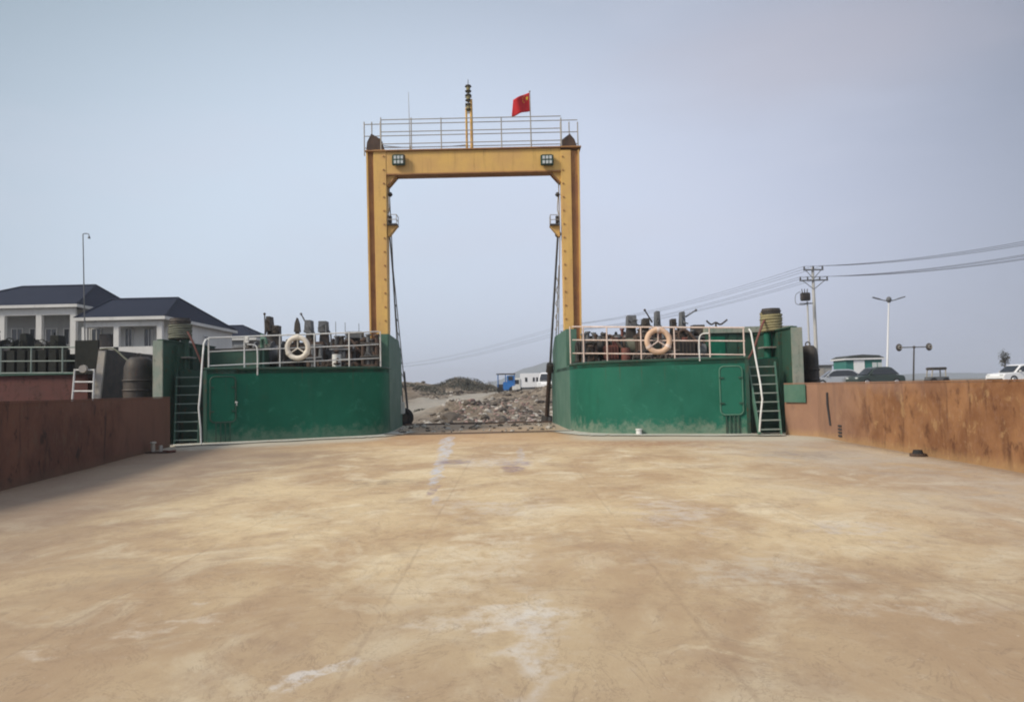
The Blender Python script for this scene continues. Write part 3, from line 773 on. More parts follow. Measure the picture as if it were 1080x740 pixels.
def box_on_post(name, label, pxa, pxb, py, pyb, Y, Z, m, cat, arm=None, taper=.8, group=None):
    """cabinet or headstock carried on a post"""
    a = W(pxa, py, Y); c = W(pxb, py, Y); z1 = a.z; z0 = W(pxa, pyb, Y).z; cx = (a.x + c.x) / 2; w = c.x - a.x
    t = thing(name, label, cat, (cx, Y, Z), group=group)
    b = MB(); b.prism([(cx - w / 2, Y - .2, z0), (cx + w / 2, Y - .2, z0), (cx + w / 2 * taper, Y - .2, z1), (cx - w / 2 * taper, Y - .2, z1)], (0, .4, 0)); b.build('head', m, t, bev=.012)
    b = MB(); rr_ = random.Random(int(px_s(pxa) * 7)); b.prism([(cx - w * .75, Y, Z), (cx + w * .7, Y, Z), (cx + w * .42, Y, z0), (cx - w * .42, Y, z0)], (0, .24, 0))
    b.box((cx + rr_.uniform(-.1, .1), Y - .06, Z + (z0 - Z) * rr_.uniform(.3, .6)), (w * 1.25, .3, .3), bev=.02); b.build('stand', 'dark', t)
    b = MB()
    for q in range(3):
        b.tube((cx + rr_.uniform(-w, w) * .5, Y - .24, z0 + (z1 - z0) * rr_.uniform(.1, .8)), (cx + rr_.uniform(-w, w) * .7, Y - .34, z0 + (z1 - z0) * rr_.uniform(-.3, .9)), .025, .02, 6)
    b.path(smooth_path([(cx + w * .3, Y - .1, z0 + .1), (cx + w * .9, Y - .15, z0 - .1), (cx + w * .8, Y - .1, Z + .4), (cx + w * .6, Y - .1, Z)]), .03, 6)
    b.build('pipework', m, t)
    if arm:
        b = MB(); q0, q1 = W(arm[0], arm[1], Y - .1), W(arm[2], arm[3], Y - .1); b.tube(q0, q1, .03, .022, 8); b.blob(q1, (.05, .05, .05), 1, 0); b.build('arm', m, t, smooth=True)
    return t
# port side
Z = LZ
winch('windlass', 'dark windlass with upright lever behind the railing between house and cream lifebuoy', W(284, 370, 25.5).x, 25.6, Z, 1.1, 1.15, 'dark', 'grey', motor=-1)
winch('windlass', 'brown rusty windlass behind the cream lifebuoy', W(343, 370, 26.3).x, 26.4, Z, 1.0, 1.0, 'brown', 'grey', lever=True)
pump('hydraulic_pump', 'grey and brown hydraulic pump between the cream lifebuoy and the yellow gantry leg', W(375, 370, 26.6).x, 26.5, Z, 1.0, 1.05, 'brown', 'dark')
pump('hydraulic_pump', 'dark hydraulic pump right against the yellow gantry leg on the house side', W(392, 370, 26.2).x, 26.0, Z, .6, .95, 'dark', 'brown')
box_on_post('control_stand', 'dark stepped control stand with thin rod above the railing, left of the cream lifebuoy', 281, 288, 334, 350, 25.9, Z, 'dark', 'control stand', arm=(280, 352, 279, 331), taper=.6)
box_on_post('control_stand', 'small low dark control box beside the stepped stand', 288.5, 295, 343.5, 352, 25.9, Z, 'dark', 'control stand', taper=1.0)
b = MB(); c0 = W(313.7, 350, 26.2); zt = W(313.7, 335, 26.2).z
b.prism([(c0.x - .10, 26.1, c0.z), (c0.x + .10, 26.1, c0.z), (c0.x + .07, 26.1, zt - .2), (c0.x, 26.1, zt), (c0.x - .07, 26.1, zt - .2)], (0, .2, 0))
b.box((c0.x, 26.2, (Z + c0.z) / 2), (.12, .14, c0.z - Z)); tag(b.build('spade_post', 'dark', origin=(c0.x, 26.2, Z)), 'pointed dark steel post rising just above the cream lifebuoy', 'post')
box_on_post('control_stand', 'grey control head with raised bent lever just after the cream lifebuoy', 322, 330, 338, 351, 26.2, Z, 'grey', 'control stand', arm=(323, 341, 317.5, 331), taper=.8)
box_on_post('control_stand', 'broad grey control head nearest the thin aerial rods', 336.5, 346, 339, 350.5, 26.2, Z, 'grey', 'control stand', taper=.85)
box_on_post('control_stand', 'squat grey-brown cabinet behind the railing before the yellow gantry leg', 366, 383, 350, 357, 26.9, Z, 'grey', 'control stand', taper=1.0)
for i, px in enumerate((354, 364, 378.5)):
    a = W(px, 339 + i, 26.8); b = MB(); b.tube((a.x, 26.8, Z), a, .018, .010, 6); b.tube((a.x, 26.8, Z), (a.x, 26.8, Z + .9), .04, .035, 8)
    tag(b.build('aerial_rod', 'grey', origin=(a.x, 26.8, Z), smooth=True), ['thin upright rod nearest the broad grey control head', 'thin upright rod, middle one behind the railing', 'thin upright rod nearest the yellow gantry leg on the house side'][i], 'rod', group='thin rods behind the railing')
a = W(276.5, 356, 24.6); b = MB(); b.tube((a.x, 24.6, Z), (a.x, 24.6, W(276.5, 352, 24.6).z), .07, .06, 12); b.path(smooth_path([(a.x, 24.6, Z + .8), (a.x + .02, 24.5, Z + 1.02), (a.x + .16, 24.45, Z + 1.02), (a.x + .2, 24.45, Z + .85)]), .05, 8)
tag(b.build('vent_pipe', 'grey_green', origin=(a.x, 24.6, Z), smooth=True), 'grey gooseneck vent pipe behind the railing left of the cream lifebuoy', 'vent pipe')
# starboard side
Z = RZ
winch('windlass', 'dark windlass behind the railing nearest the yellow gantry leg on the cars side', W(622, 370, 25.6).x, 25.6, Z, .9, 1.05, 'dark', 'dark', lever=False, drum='cable')
pump('hydraulic_pump', 'faded red hydraulic pump between the gantry leg and the orange-tinted lifebuoy', W(648, 370, 24.9).x, 25.0, Z, .9, .95, 'red', 'dark')
winch('windlass', 'grey windlass just before the orange-tinted lifebuoy', W(668, 370, 25.2).x, 25.4, Z, .8, 1.1, 'grey', 'brown', lever=False)
winch('windlass', 'rusty brown windlass behind the orange-tinted lifebuoy', W(697, 370, 24.9).x, 25.0, Z, .9, 1.05, 'brown', 'red', lever=True)
pump('hydraulic_pump', 'dark hydraulic pump between the orange-tinted lifebuoy and the green locker', W(727, 370, 24.6).x, 24.6, Z, 1.1, 1.05, 'dark', 'grey')
box_on_post('control_stand', 'wide grey control head above the railing nearest the gantry leg on the cars side', 660, 671, 333, 345, 25.9, Z, 'grey', 'control stand', taper=.82)
box_on_post('control_stand', 'dark control head with crossed levers before the orange-tinted lifebuoy', 676, 685, 336, 346, 25.7, Z, 'dark', 'control stand', arm=(688, 340, 680, 327), taper=.7)
box_on_post('control_stand', 'narrow grey upright head above the orange-tinted lifebuoy', 690, 695.5, 328.5, 346, 25.6, Z, 'grey', 'control stand', taper=.75)
box_on_post('control_stand', 'small dark square-topped box after the orange-tinted lifebuoy', 707, 712, 336.5, 346, 25.6, Z, 'dark', 'control stand', taper=1)
box_on_post('control_stand', 'tall narrow grey head with slanting arm before the green locker', 716, 722, 329, 350, 25.3, Z, 'grey', 'control stand', arm=(723, 334, 734, 327), taper=.6)
box_on_post('control_stand', 'low dark cabinet behind the railing beside the green locker', 729, 742, 343, 352, 25.2, Z, 'dark', 'control stand', taper=.95)
def manifold(label, px, Y, Z, w, h, n, m1, m2, seed):
    a = W(px, 370, Y); cx = a.x; rnd = random.Random(seed)
    t = thing('pipe_manifold', label, 'manifold', (cx, Y, Z), group='pipe manifolds behind the bow railings')
    b = MB(); b.box((cx, Y + .2, Z + h * .45), (w, .25, h * .9), bev=.02); b.build('tank', m1, t)
    for k in range(n):
        x = cx - w / 2 + w * (k + .5) / n + rnd.uniform(-.04, .04); hh = h * rnd.uniform(.62, 1.05); r_ = rnd.uniform(.05, .11)
        b = MB(); b.tube((x, Y - .1, Z), (x, Y - .1, Z + hh), r_, r_ * .9, 10); b.tube((x, Y - .1, Z + hh), (x, Y - .1, Z + hh + .06), r_ * 1.5, r_ * 1.3, 10)
        if rnd.random() < .6: b.torus((x, Y - .22, Z + hh * rnd.uniform(.3, .8)), .09, .018, 'Y', 14, 6)
        b.build('pipe', rnd.choice((m1, m2, 'brown', 'grey')), t, smooth=True)
    b = MB(); b.tube((cx - w * .55, Y - .22, Z + h * .35), (cx + w * .55, Y - .22, Z + h * .38), .045, .045, 8); b.build('header', m2, t, smooth=True); b = MB(); b.tube((cx - w * .55, Y - .2, Z + h * .78), (cx + w * .5, Y - .2, Z + h * .76), .035, .035, 8); b.build('header', m2, t, smooth=True)
    return t
manifold('brown rusty pipe manifold just after the cream lifebuoy', 345, 27.6, LZ, 1.3, 1.22, 7, 'dark', 'brown', 1)
manifold('grey pipe manifold behind the thin rods, house side', 372, 27.9, LZ, 1.2, 1.18, 7, 'dark', 'grey', 2)
manifold('dark pipe manifold tucked against the gantry leg nearer the house', 391, 25.9, LZ, .6, 1.15, 4, 'brown', 'dark', 3)
manifold('low dark pipe manifold under the stepped stand', 288, 26.6, LZ, 1.0, 1.1, 5, 'dark', 'grey', 4)
manifold('dark pipe manifold directly behind the cream lifebuoy', 317, 27.3, LZ, .95, 1.2, 5, 'dark', 'brown', 5)
manifold('tall dark pipe manifold beside the gantry leg nearer the cars', 634, 26.4, RZ, 1.2, 1.2, 6, 'dark', 'grey', 6)
manifold('grey pipe manifold under the wide grey control head', 662, 26.6, RZ, 1.0, 1.25, 5, 'grey', 'red', 7)
manifold('reddish pipe manifold behind the orange-tinted lifebuoy', 690, 26.2, RZ, 1.1, 1.3, 6, 'brown', 'red', 8)
manifold('dark pipe manifold between the orange-tinted lifebuoy and the locker', 722, 25.9, RZ, 1.2, 1.2, 6, 'dark', 'grey', 9)
rr2 = random.Random(11)
for (px, Y, Z, w_, h_, n_, lb) in ((300, 25.9, LZ, .55, .95, 4, 'short brown valve stand left of the cream lifebuoy'), (333, 25.7, LZ, .5, 1.1, 4, 'ragged valve stand right beside the cream lifebuoy'), (360, 25.9, LZ, .7, .9, 5, 'low brown valve stand among the thin rods'), (383, 26.8, LZ, .5, 1.15, 4, 'tall valve stand near the gantry leg, house side'),
        (622, 24.9, RZ, .5, .95, 4, 'dark valve stand at the curved railing corner'), (653, 25.5, RZ, .6, 1.0, 4, 'brown valve stand left of the wide grey control head'), (680, 24.7, RZ, .5, 1.1, 4, 'brown valve stand just left of the orange-tinted lifebuoy'), (706, 24.6, RZ, .55, 1.0, 4, 'brown valve stand just right of the orange-tinted lifebuoy'), (735, 25.1, RZ, .6, 1.1, 5, 'dark valve stand touching the green locker')):
    o = manifold(lb, px, Y, Z, w_, h_, n_, 'brown', rr2.choice(('dark', 'grey')), int(px)); o.name = 'valve_stand'; o['category'] = 'valve stand'; o['group'] = 'valve stands behind the bow railings'
winch('windlass', 'tall dark winch in the back row behind the thin rods', W(362, 370, 28.4).x, 28.6, LZ, 1.0, 1.45, 'dark', 'brown', lever=False, drum='cable')
winch('windlass', 'tall dark winch in the back row between stepped stand and cream lifebuoy', W(300, 370, 28.0).x, 28.2, LZ, .9, 1.4, 'dark', 'dark', lever=False, drum='cable', motor=-1)
winch('windlass', 'tall dark winch in the back row behind the faded red pump', W(648, 370, 28.0).x, 28.2, RZ, 1.0, 1.5, 'dark', 'grime', lever=False, drum='cable')
winch('windlass', 'tall dark winch in the back row just past the orange-tinted lifebuoy', W(712, 370, 27.6).x, 27.8, RZ, 1.1, 1.5, 'dark', 'brown', lever=False, drum='cable', motor=-1)
tl_ = thing('deck_locker', 'low dark green locker behind the railing between the roofed house and the gooseneck pipe', 'locker', (W(250, 380, 24.3).x, 24.3, LZ))
x0, x1 = W(222, 380, 24.3).x, W(274, 380, 24.3).x; zq = W(248, 369, 24.3).z
b = MB(); b.box(((x0 + x1) / 2, 24.8, (LZ + zq) / 2), (x1 - x0, 1.0, zq - LZ)); b.build('body', 'green_dark', tl_, bev=.015)
b = MB(); b.box(((x0 + x1) / 2, 24.8, zq + .03), (x1 - x0 + .08, 1.1, .05), bev=.01); b.build('lid', 'dark', tl_)
# low mounds of stowed chain that close the gaps under the machines
def chain_heap(label, cx, cy, Z, w, m):
    t = MB(); rnd = random.Random(int(cx * 100))
    for k in range(26):
        c = (cx + rnd.uniform(-w, w), cy + rnd.uniform(-.35, .35), Z + .05 + rnd.random() ** 2 * .22)
        t.torus(c, .10, .03, rnd.choice('XYZ'), 10, 6)
    o = t.build('chain_heap', m, origin=(cx, cy, Z), smooth=True)
    return tag(o, label, 'chain heap')
chain_heap('heap of rusty chain on the foredeck before the yellow gantry leg, house side', W(352, 372, 25.0).x, 25.3, LZ, .7, 'brown')
chain_heap('heap of dark chain on the foredeck below the orange-tinted lifebuoy', W(688, 372, 23.8).x, 23.9, RZ, .7, 'dark')
for (px, Y, Z, mm, lb) in ((355, 25.2, LZ, 'plastic', 'pale'), (660, 24.2, RZ, 'red', 'faded red')):
    a = W(px, 370, Y); t = thing('storage_drum', lb + (' pair of canisters standing on the foredeck near the rusty chain' if Z == LZ else ' drum standing on the foredeck before the grey windlass'), 'drum', (a.x, Y, Z))
    b = MB(); b.tube((a.x, Y, Z), (a.x, Y, Z + .5), .15, .15, 16); b.torus((a.x, Y, Z + .17), .15, .012, 'Z', 18, 6); b.torus((a.x, Y, Z + .34), .15, .012, 'Z', 18, 6); b.build('body', mm, t, smooth=True)
    b = MB(); b.tube((a.x + .06, Y, Z + .5), (a.x + .06, Y, Z + .54), .03, .03, 8); b.build('lid', 'dark', t)

# ------------------------------------------------------------------ gantry over the ramp
YG = 27.0
gt = thing('gantry', 'tall ochre yellow portal gantry over the bow ramp with railed top', 'gantry', (W(498, 410, YG).x, YG, LZ))
D_ = .55
def gleg(o_t, i_t, o_b, i_b, split_t, split_b, Z):
    """outer / inner edges at top (py 158) and bottom (py 385)"""
    ot, it, st = W(o_t, 158, YG), W(i_t, 158, YG), W(split_t, 158, YG)
    ob, ib, sb = W(o_b, 385, YG), W(i_b, 385, YG), W(split_b, 385, YG)
    for v in (ob, ib, sb): v.z = Z
    zt = (ot.z + it.z) / 2
    for v in (ot, it, st): v.z = zt
    b = MB(); b.prism([sb, ib, it, st], (0, D_, 0)); lg = b.build('leg', 'yellow', gt, bev=.012)
    s_ = 1 if ot.x > it.x else -1
    sh = Vector((0, .10, 0)); e = Vector((s_ * .004, 0, 0))
    b = MB(); b.prism([sb + sh + e, ob + sh, ot + sh, st + sh + e], (0, D_ - .2, 0)); b.build('outer_web', 'yellow_rust', gt)
    b = MB(); b.prism([ob + e, ob + e - Vector((s_ * .06, 0, 0)), ot + e - Vector((s_ * .06, 0, 0)), ot + e], (0, D_, 0)); b.build('flange', 'yellow', gt)
    # bolt heads / rungs up the leg
    b = MB()
    for k in range(16):
        f = (k + .5) / 16; c = sb.lerp(st, f); c2 = ib.lerp(it, f)
        b.box(c + (c2 - c) * .8 + Vector((0, -.012, 0)), (.05, .03, .05))
    b.build('bolt', 'yellow_rust', lg)
    return ot, it, ib
LT = gleg(386, 407, 390.5, 409.5, 393.5, 398.0, LZ)
RT = gleg(611, 591, 614, 596, 602, 606, RZ)
zt = (LT[0].z + RT[0].z) / 2
zbm = W(498, 181.5, YG).z
b = MB(); b.box(((LT[1].x + RT[1].x) / 2, YG + D_ / 2 + .001, (zt + zbm) / 2), (RT[1].x - LT[1].x + .01, D_ - .03, zt - zbm)); b.build('crossbeam', 'yellow', gt, bev=.012)
b = MB(); b.box(((LT[1].x + RT[1].x) / 2, YG + D_ / 2, zbm - .02), (RT[1].x - LT[1].x - .02, D_ + .02, .045)); b.build('bottom_flange', 'yellow_rust', gt)
b = MB(); b.box(((LT[1].x + RT[1].x) / 2, YG + D_ / 2, zt + .03), (RT[0].x - LT[0].x + .1, D_ + .12, .04)); b.build('top_flange', 'yellow_rust', gt)
for (A, s_) in ((LT, 1), (RT, -1)):
    x = A[1].x; b = MB()
    b.prism([(x + s_ * .0, YG + .1, zbm + .03), (x + s_ * .36, YG + .1, zbm - .001), (x + s_ * .03, YG + .1, zbm - .40), (x, YG + .1, zbm - .40)], (0, D_ - .2, 0)); b.build('gusset', 'yellow', gt)
    b = MB(); q = (Vector((x + s_ * .38, 0, zbm - .02)) - Vector((x + s_ * .02, 0, zbm - .42)))
    b.path([(x + s_ * .38, YG + .1, zbm - .03), (x + s_ * .03, YG + .1, zbm - .43)], .03, 6); b.path([(x + s_ * .38, YG + .1 + D_ - .2, zbm - .03), (x + s_ * .03, YG + .1 + D_ - .2, zbm - .43)], .03, 6); b.build('gusset_edge', 'yellow_rust', gt)
# sheave cheeks at both ends, dark red brown
for pts in (((386, 156), (387, 150), (391.5, 141), (402, 147), (405.5, 157)), ((590, 155), (593, 147), (601, 141), (606, 147), (609, 155))):
    b = MB(); P = [W(p[0], p[1], YG + .15) for p in pts]
    P[0].z = P[-1].z = zt + .05
    b.prism(P, (0, .05, 0)); b.prism([p + Vector((0, .22, 0)) for p in P], (0, .05, 0))
    cc = sum((p for p in P), Vector()) / len(P); b.tube(cc + Vector((0, .02, 0)), cc + Vector((0, .25, 0)), .16, .16, 16)
    b.build('sheave_block', 'brown', gt)
# top railing: front and rear runs
def toprail(pxs, rows, Y, parent, m):
    for p in pxs:
        a = W(p, rows[0], Y); b = MB(); b.tube((a.x, Y, zt + .04), (a.x, Y, a.z + .01), .022, .022, 8); b.build('stanchion', m, parent, smooth=True)
    for r_ in rows:
        a = W(pxs[0], r_, Y); c = W(pxs[-1], r_, Y); z = (a.z + c.z) / 2
        b = MB(); b.tube((a.x, Y, z), (c.x, Y, z), .018, .018, 8); b.build('rail', m, parent, smooth=True)
tr_ = thing('gantry_railing', 'thin grey yellow pipe railing along the top of the yellow gantry', 'railing', (gt.location.x, YG, zt + .04))
toprail([401.5, 433.5, 465, 528.5, 559.5, 591.5], [124.5, 137.3, 150], YG + .04, tr_, 'railgrey')
toprail([384, 392, 401, 591, 600, 609], [129.0, 141.5, 154], YG + D_ + .02, tr_, 'railgrey')

# floodlights on the beam
def flood(px, py, label):
    c = W(px, py, YG - .10)
    t = thing('floodlight', label, 'floodlight', c, group='floodlights on the gantry beam')
    b = MB(); b.box(c, (.48, .14, .38), bev=.02); b.build('housing', 'green_dark', t)
    for i in (-1, 0, 1):
        for j in (-1, 1):
            q = c + Vector((i * .125, -.075, j * .085))
            b = MB(); b.box(q, (.10, .02, .13), bev=.012); b.build('lens', 'lens', t)
    b = MB(); b.tube(c + Vector((0, .05, 0)), c + Vector((0, .12, 0)), .04, .04, 8); b.box(c + Vector((0, .03, .21)), (.36, .03, .03)); b.build('bracket', 'dark', t)
flood(420.5, 169, 'square green floodlight at the end of the gantry beam nearer the house')
flood(577, 169, 'square green floodlight on the gantry beam below the flag')

# signal mast
mx = W(495, 157, YG + .2)
t = thing('signal_mast', 'cream signal mast with three stacked lamps on the middle of the gantry', 'mast', (mx.x, YG + .2, zt + .05))
for p, r_, pyt in ((492.5, .045, 114), (497.7, .06, 105)):
    a = W(p, 157, YG + .2); c = W(p, pyt, YG + .2); b = MB(); b.tube((a.x, YG + .2, zt + .05), (a.x, YG + .2, c.z), r_, r_ * .9, 10); b.build('pole', 'yellow', t, smooth=True)
c = W(495.5, 122, YG + .2); b = MB()
for k in range(6):
    z = c.z + .1 + k * .12; b.box((mx.x, YG + .2, z), (.24, .06, .03))
b.build('rung', 'railgrey', t)
for py in (93.5, 103, 113):
    c = W(495.2, py, YG + .2); c.x = mx.x
    l = MB(); l.tube(c - Vector((0, 0, .15)), c + Vector((0, 0, .07)), .075, .075, 12); lo = l.build('lamp', 'rope', t, smooth=True)
    l = MB(); l.tube(c + Vector((0, 0, .07)), c + Vector((0, 0, .12)), .13, .10, 12); l.tube(c - Vector((0, 0, .13)), c - Vector((0, 0, .09)), .11, .12, 12); l.build('lamp_cap', 'dark', lo, smooth=True)
b = MB(); c = W(495, 84, YG + .2); b.tube((mx.x, YG + .2, W(495, 118, YG + .2).z), (mx.x, YG + .2, c.z), .03, .012, 8); b.build('spire', 'grey', t, smooth=True)
# cable swagged along the beam
b = MB(); b.path(smooth_path([W(405, 154, YG + .1), W(425, 155.5, YG + .1), W(450, 155, YG + .1), W(475, 154.5, YG + .1), W(491, 153, YG + .15)]), .018, 6)
tag(b.build('power_cable', 'carsilver', origin=W(405, 154, YG + .1), smooth=True), 'thin pale cable slung along the gantry top towards the mast', 'cable')
# whip antenna
a = W(432.5, 157, YG + .3); c = W(430.8, 97, YG + .3)
b = MB(); b.tube((a.x, YG + .3, zt + .05), c, .018, .007, 6); b.tube((a.x, YG + .3, zt + .05), (a.x, YG + .3, zt + .3), .035, .03, 8)
tag(b.build('whip_antenna', 'railgrey', origin=(a.x, YG + .3, zt + .05), smooth=True), 'thin whip antenna on the gantry top away from the flag', 'antenna')
# flag on its staff
a = W(560.5, 157, YG + .3); c = W(558.6, 96.5, YG + .3)
t = thing('flag', 'small red flag with yellow stars flying from a staff on the gantry', 'flag', (a.x, YG + .3, zt + .05))
b = MB(); b.tube((a.x, YG + .3, zt + .05), c, .024, .018, 8); b.blob(c, (.04, .04, .04), 1, 0); b.build('staff', 'railgrey', t, smooth=True)
fa, fb, fc, fd = W(558.7, 97.5, YG + .3), W(541.2, 104.5, YG + .05), W(539.6, 122, YG + .1), W(559.0, 117.5, YG + .3)
def fpt(u, v):
    p = fa.lerp(fb, u).lerp(fd.lerp(fc, u), v); p.y += .10 * math.sin(u * 7 + v * 1.5) * u; p.z += .03 * math.sin(u * 6) * u; return p
def sheet(fn, nu, nv, off=0):
    bm = bmesh.new(); g = [[bm.verts.new(fn(i / nu, j / nv)) for j in range(nv + 1)] for i in range(nu + 1)]
    for i in range(nu):
        for j in range(nv): bm.faces.new((g[i][j], g[i + 1][j], g[i + 1][j + 1], g[i][j + 1]))
    return bm
b = MB(); b.bm.free(); b.bm = sheet(fpt, 24, 12); 
fl = b.build('cloth', 'flagred', t, smooth=True)
sd = fl.modifiers.new('thickness', 'SOLIDIFY'); sd.thickness = .006; sd.offset = 0
b = MB()
def star(u, v, r, rot=0):
    for off in (-.008, .008):
        vs = []
        for k in range(10):
            a_ = rot + k * PI / 5 + PI / 2; q = r * (1 if k % 2 == 0 else .40)
            p = fpt(u + math.cos(a_) * q / 1.5, v - math.sin(a_) * q); p.y += off; vs.append(b.bm.verts.new(p))
        cpt = fpt(u, v); cpt.y += off; cv = b.bm.verts.new(cpt)
        for k in range(10): b.bm.faces.new((cv, vs[k], vs[(k + 1) % 10]))
star(.17, .26, .15)
for (u, v, rr_) in ((.34, .10, .4), (.41, .20, .1), (.41, .34, -.2), (.34, .45, -.5)): star(u, v, .05, rr_)
b.build('star', 'yellow_flag', t)

# work platforms and lamps on the inner side of the legs, and the ramp hoist
def side_gear(s_, px_in, lab):
    # px_in: inner edge px of the leg at py 240
    pa = W(px_in, 238, YG + .25)
    t = thing('work_platform', 'small railed platform bracketed on the inner side of the gantry leg ' + lab, 'platform', pa, group='work platforms on the gantry legs')
    w = .36
    b = MB(); b.box((pa.x + s_ * w / 2, pa.y, pa.z), (w, .5, .06)); b.build('floor', 'dark', t)
    b = MB(); b.prism([(pa.x, pa.y - .15, pa.z - .031), (pa.x + s_ * w, pa.y - .15, pa.z - .031), (pa.x + s_ * .05, pa.y - .15, pa.z - .42), (pa.x, pa.y - .15, pa.z - .42)], (0, .3, 0)); b.build('bracket', 'yellow', t)
    b = MB(); z1 = pa.z + .36
    for dy in (-.23, .23): b.tube((pa.x + s_ * (w - .02), pa.y + dy, pa.z), (pa.x + s_ * (w - .02), pa.y + dy, z1), .014, .014, 6)
    for zz in (z1, pa.z + .18):
        b.tube((pa.x + s_ * (w - .02), pa.y - .23, zz), (pa.x + s_ * (w - .02), pa.y + .23, zz), .014, .014, 6); b.tube((pa.x, pa.y - .23, zz), (pa.x + s_ * (w - .02), pa.y - .23, zz), .014, .014, 6)
    b.build('railing', 'railgrey', t)
    # lamp on gooseneck
    pl = W(px_in + s_ * 2.0, 203, YG + .2); t2 = thing('work_lamp', 'small work lamp above the platform on the gantry leg ' + lab, 'lamp', (pa.x, YG + .2, pa.z), group='work lamps on the gantry legs')
    b = MB(); b.path(smooth_path([(pa.x - s_ * .01, YG + .2, pa.z + .35), (pa.x + s_ * .06, YG + .2, pa.z + .6), (pl.x - s_ * .02, YG + .2, pl.z - .1), (pl.x, YG + .2, pl.z)]), .02, 6); b.build('arm', 'railgrey', t2, smooth=True)
    b = MB(); b.tube(pl - Vector((0, 0, .10)), pl, .10, .05, 12); b.blob(pl - Vector((0, 0, .12)), (.07, .07, .06), 1, 0); b.build('head', 'dark', t2, smooth=True)
    b = MB(); b.box((pa.x + s_ * .08, YG + .2, pa.z + .22), (.12, .16, .26), bev=.01); b.build('junction_box', 'dark', t2)
side_gear(1, 409.5, 'nearer the house')
side_gear(-1, 590, 'nearer the cars')

# bow ramp, lowered to the shore
ramp = thing('bow_ramp', 'lowered grey brown steel bow ramp beyond the deck end', 'ramp', (-1.6, 31.7, 0))
xa, xb = -4.62, 1.6
slope = lambda y: .02 - (y - 31.7) * .10
b = MB(); b.prism([(xa, 31.72, .0), (xb, 31.72, .0), (xb - .4, 38.0, slope(38)), (xa - .4, 38.0, slope(38))], (0, 0, -.14)); b.build('ramp_plate', 'brown', ramp)
for k in range(14):
    y = 32.0 + k * .42; b = MB(); b.box(((xa + xb) / 2 - .064 * (y - 31.7), y, slope(y) + .015), (xb - xa - .2, .05, .03)); b.build('tread_bar', 'grey', ramp)
for x in (xa + .06, xb - .06):
    b = MB(); b.prism([(x - .05, 31.75, 0), (x - .45, 38, slope(38)), (x - .45, 38, slope(38) + .18), (x - .05, 31.75, .22)], (.1, 0, 0)); b.build('side_curb', 'grey', ramp)
b = MB(); b.tube((xa, 31.64, -.02), (xb, 31.64, -.02), .09, .09, 12)
b.build('hinge', 'brown', ramp, smooth=True)

# inner bulwarks by the ramp
def inner(x, s_, y0, y1, pyt, lab, k_=-.064):
    t = thing('ramp_cheek', 'grey green steel cheek wall beside the ramp opening ' + lab, 'wall', (x, y0, 0), group='cheek walls of the ramp opening')
    zt_ = W(proj((x, y0, 3))[0], pyt, y0).z
    xk = x + k_ * (y1 - y0)
    b = MB(); b.prism([(x, y0, 0.0), (xk, y1, 0.0), (xk, y1, zt_ - .55), (xk - k_, y1 - 1.0, zt_), (x, y0, zt_)], (-s_ * .12, 0, 0)); b.build('plate', 'grey_green', t)
    b = MB(); b.box((x - s_ * .2, y0 - .02, (zt_ + RZ) / 2), (.34, .05, zt_ - RZ)); b.build('edge_flange', 'grey_green', t)
    return t
inner(-4.36, 1, 26.2, 31.2, 352, 'nearer the house')
inner(1.93, -1, 26.2, 31.2, 347, 'nearer the cars', -.045)

# hoist gear from the gantry down to the ramp
t = thing('hoist_cable', 'fan of grey hoist cables from the gantry leg nearer the house to the ramp', 'cable', W(412, 246, YG + .3))
for (a, c) in (((411, 247, 27.3), (430, 440, 34)), ((411, 250, 27.3), (425.5, 430, 33)), ((410, 190, 27.3), (418, 352, 29.5)), ((412.5, 262, 27.3), (421, 400, 31))):
    b = MB(); b.tube(W(*a), W(*c), .022, .022, 6); b.build('strand', 'grey', t, smooth=True)
for k in range(7):
    f = .35 + k * .08; a = W(411, 247, 27.3).lerp(W(430, 440, 34), f); c = W(411, 250, 27.3).lerp(W(425.5, 430, 33), f)
    b = MB(); b.tube(a, c, .015, .015, 6); b.build('spacer', 'grey', t)
b = MB(); b.tube(W(426, 392, 32.2), W(431, 444, 34.2), .05, .05, 10); b.build('lower_rod', 'grey', t, smooth=True)
t = thing('hoist_ram', 'dark upright hoist ram between the ramp and the gantry leg nearer the cars', 'hoist ram', W(577, 442, 32))
b = MB(); b.tube(W(576.5, 443, 32), W(580, 385, 30.5), .10, .085, 12); b.build('cylinder', 'brown', t, smooth=True)
b = MB(); b.tube(W(580, 388, 30.6), W(588.5, 246, 27.4), .05, .04, 10); b.build('rod', 'grey', t, smooth=True)
b = MB(); b.tube(W(579.5, 392, 30.7), W(580.3, 384, 30.5), .15, .15, 12); b.build('collar', 'dark', t, smooth=True); b = MB(); b.tube(W(576.8, 438, 32), W(576.4, 445, 32), .22, .25, 12); b.build('foot', 'dark', t, smooth=True)
b = MB(); b.blob(W(588.5, 247, 27.4), (.12, .12, .14), 2, 0); b.build('top_eye', 'dark', t, smooth=True)
t = thing('hoist_cable', 'light hoist cables zigzagging beside the gantry leg nearer the cars', 'cable', W(590, 250, YG + .3))
for (a, c) in (((590.5, 255, 27.3), (589, 352, 29)), ((589.5, 280, 27.5), (583, 440, 33)), ((589, 190, 27.3), (590.5, 255, 27.3))):
    b = MB(); b.tube(W(*a), W(*c), .02, .02, 6); b.build('strand', 'railgrey', t, smooth=True)
b = MB(); pts = [W(586.5 + (3.2 if k % 2 else 0) - k * .12, 292 + k * 7, 28.6) for k in range(9)]; b.path(pts, .02, 6); b.build('lattice', 'railgrey', t)

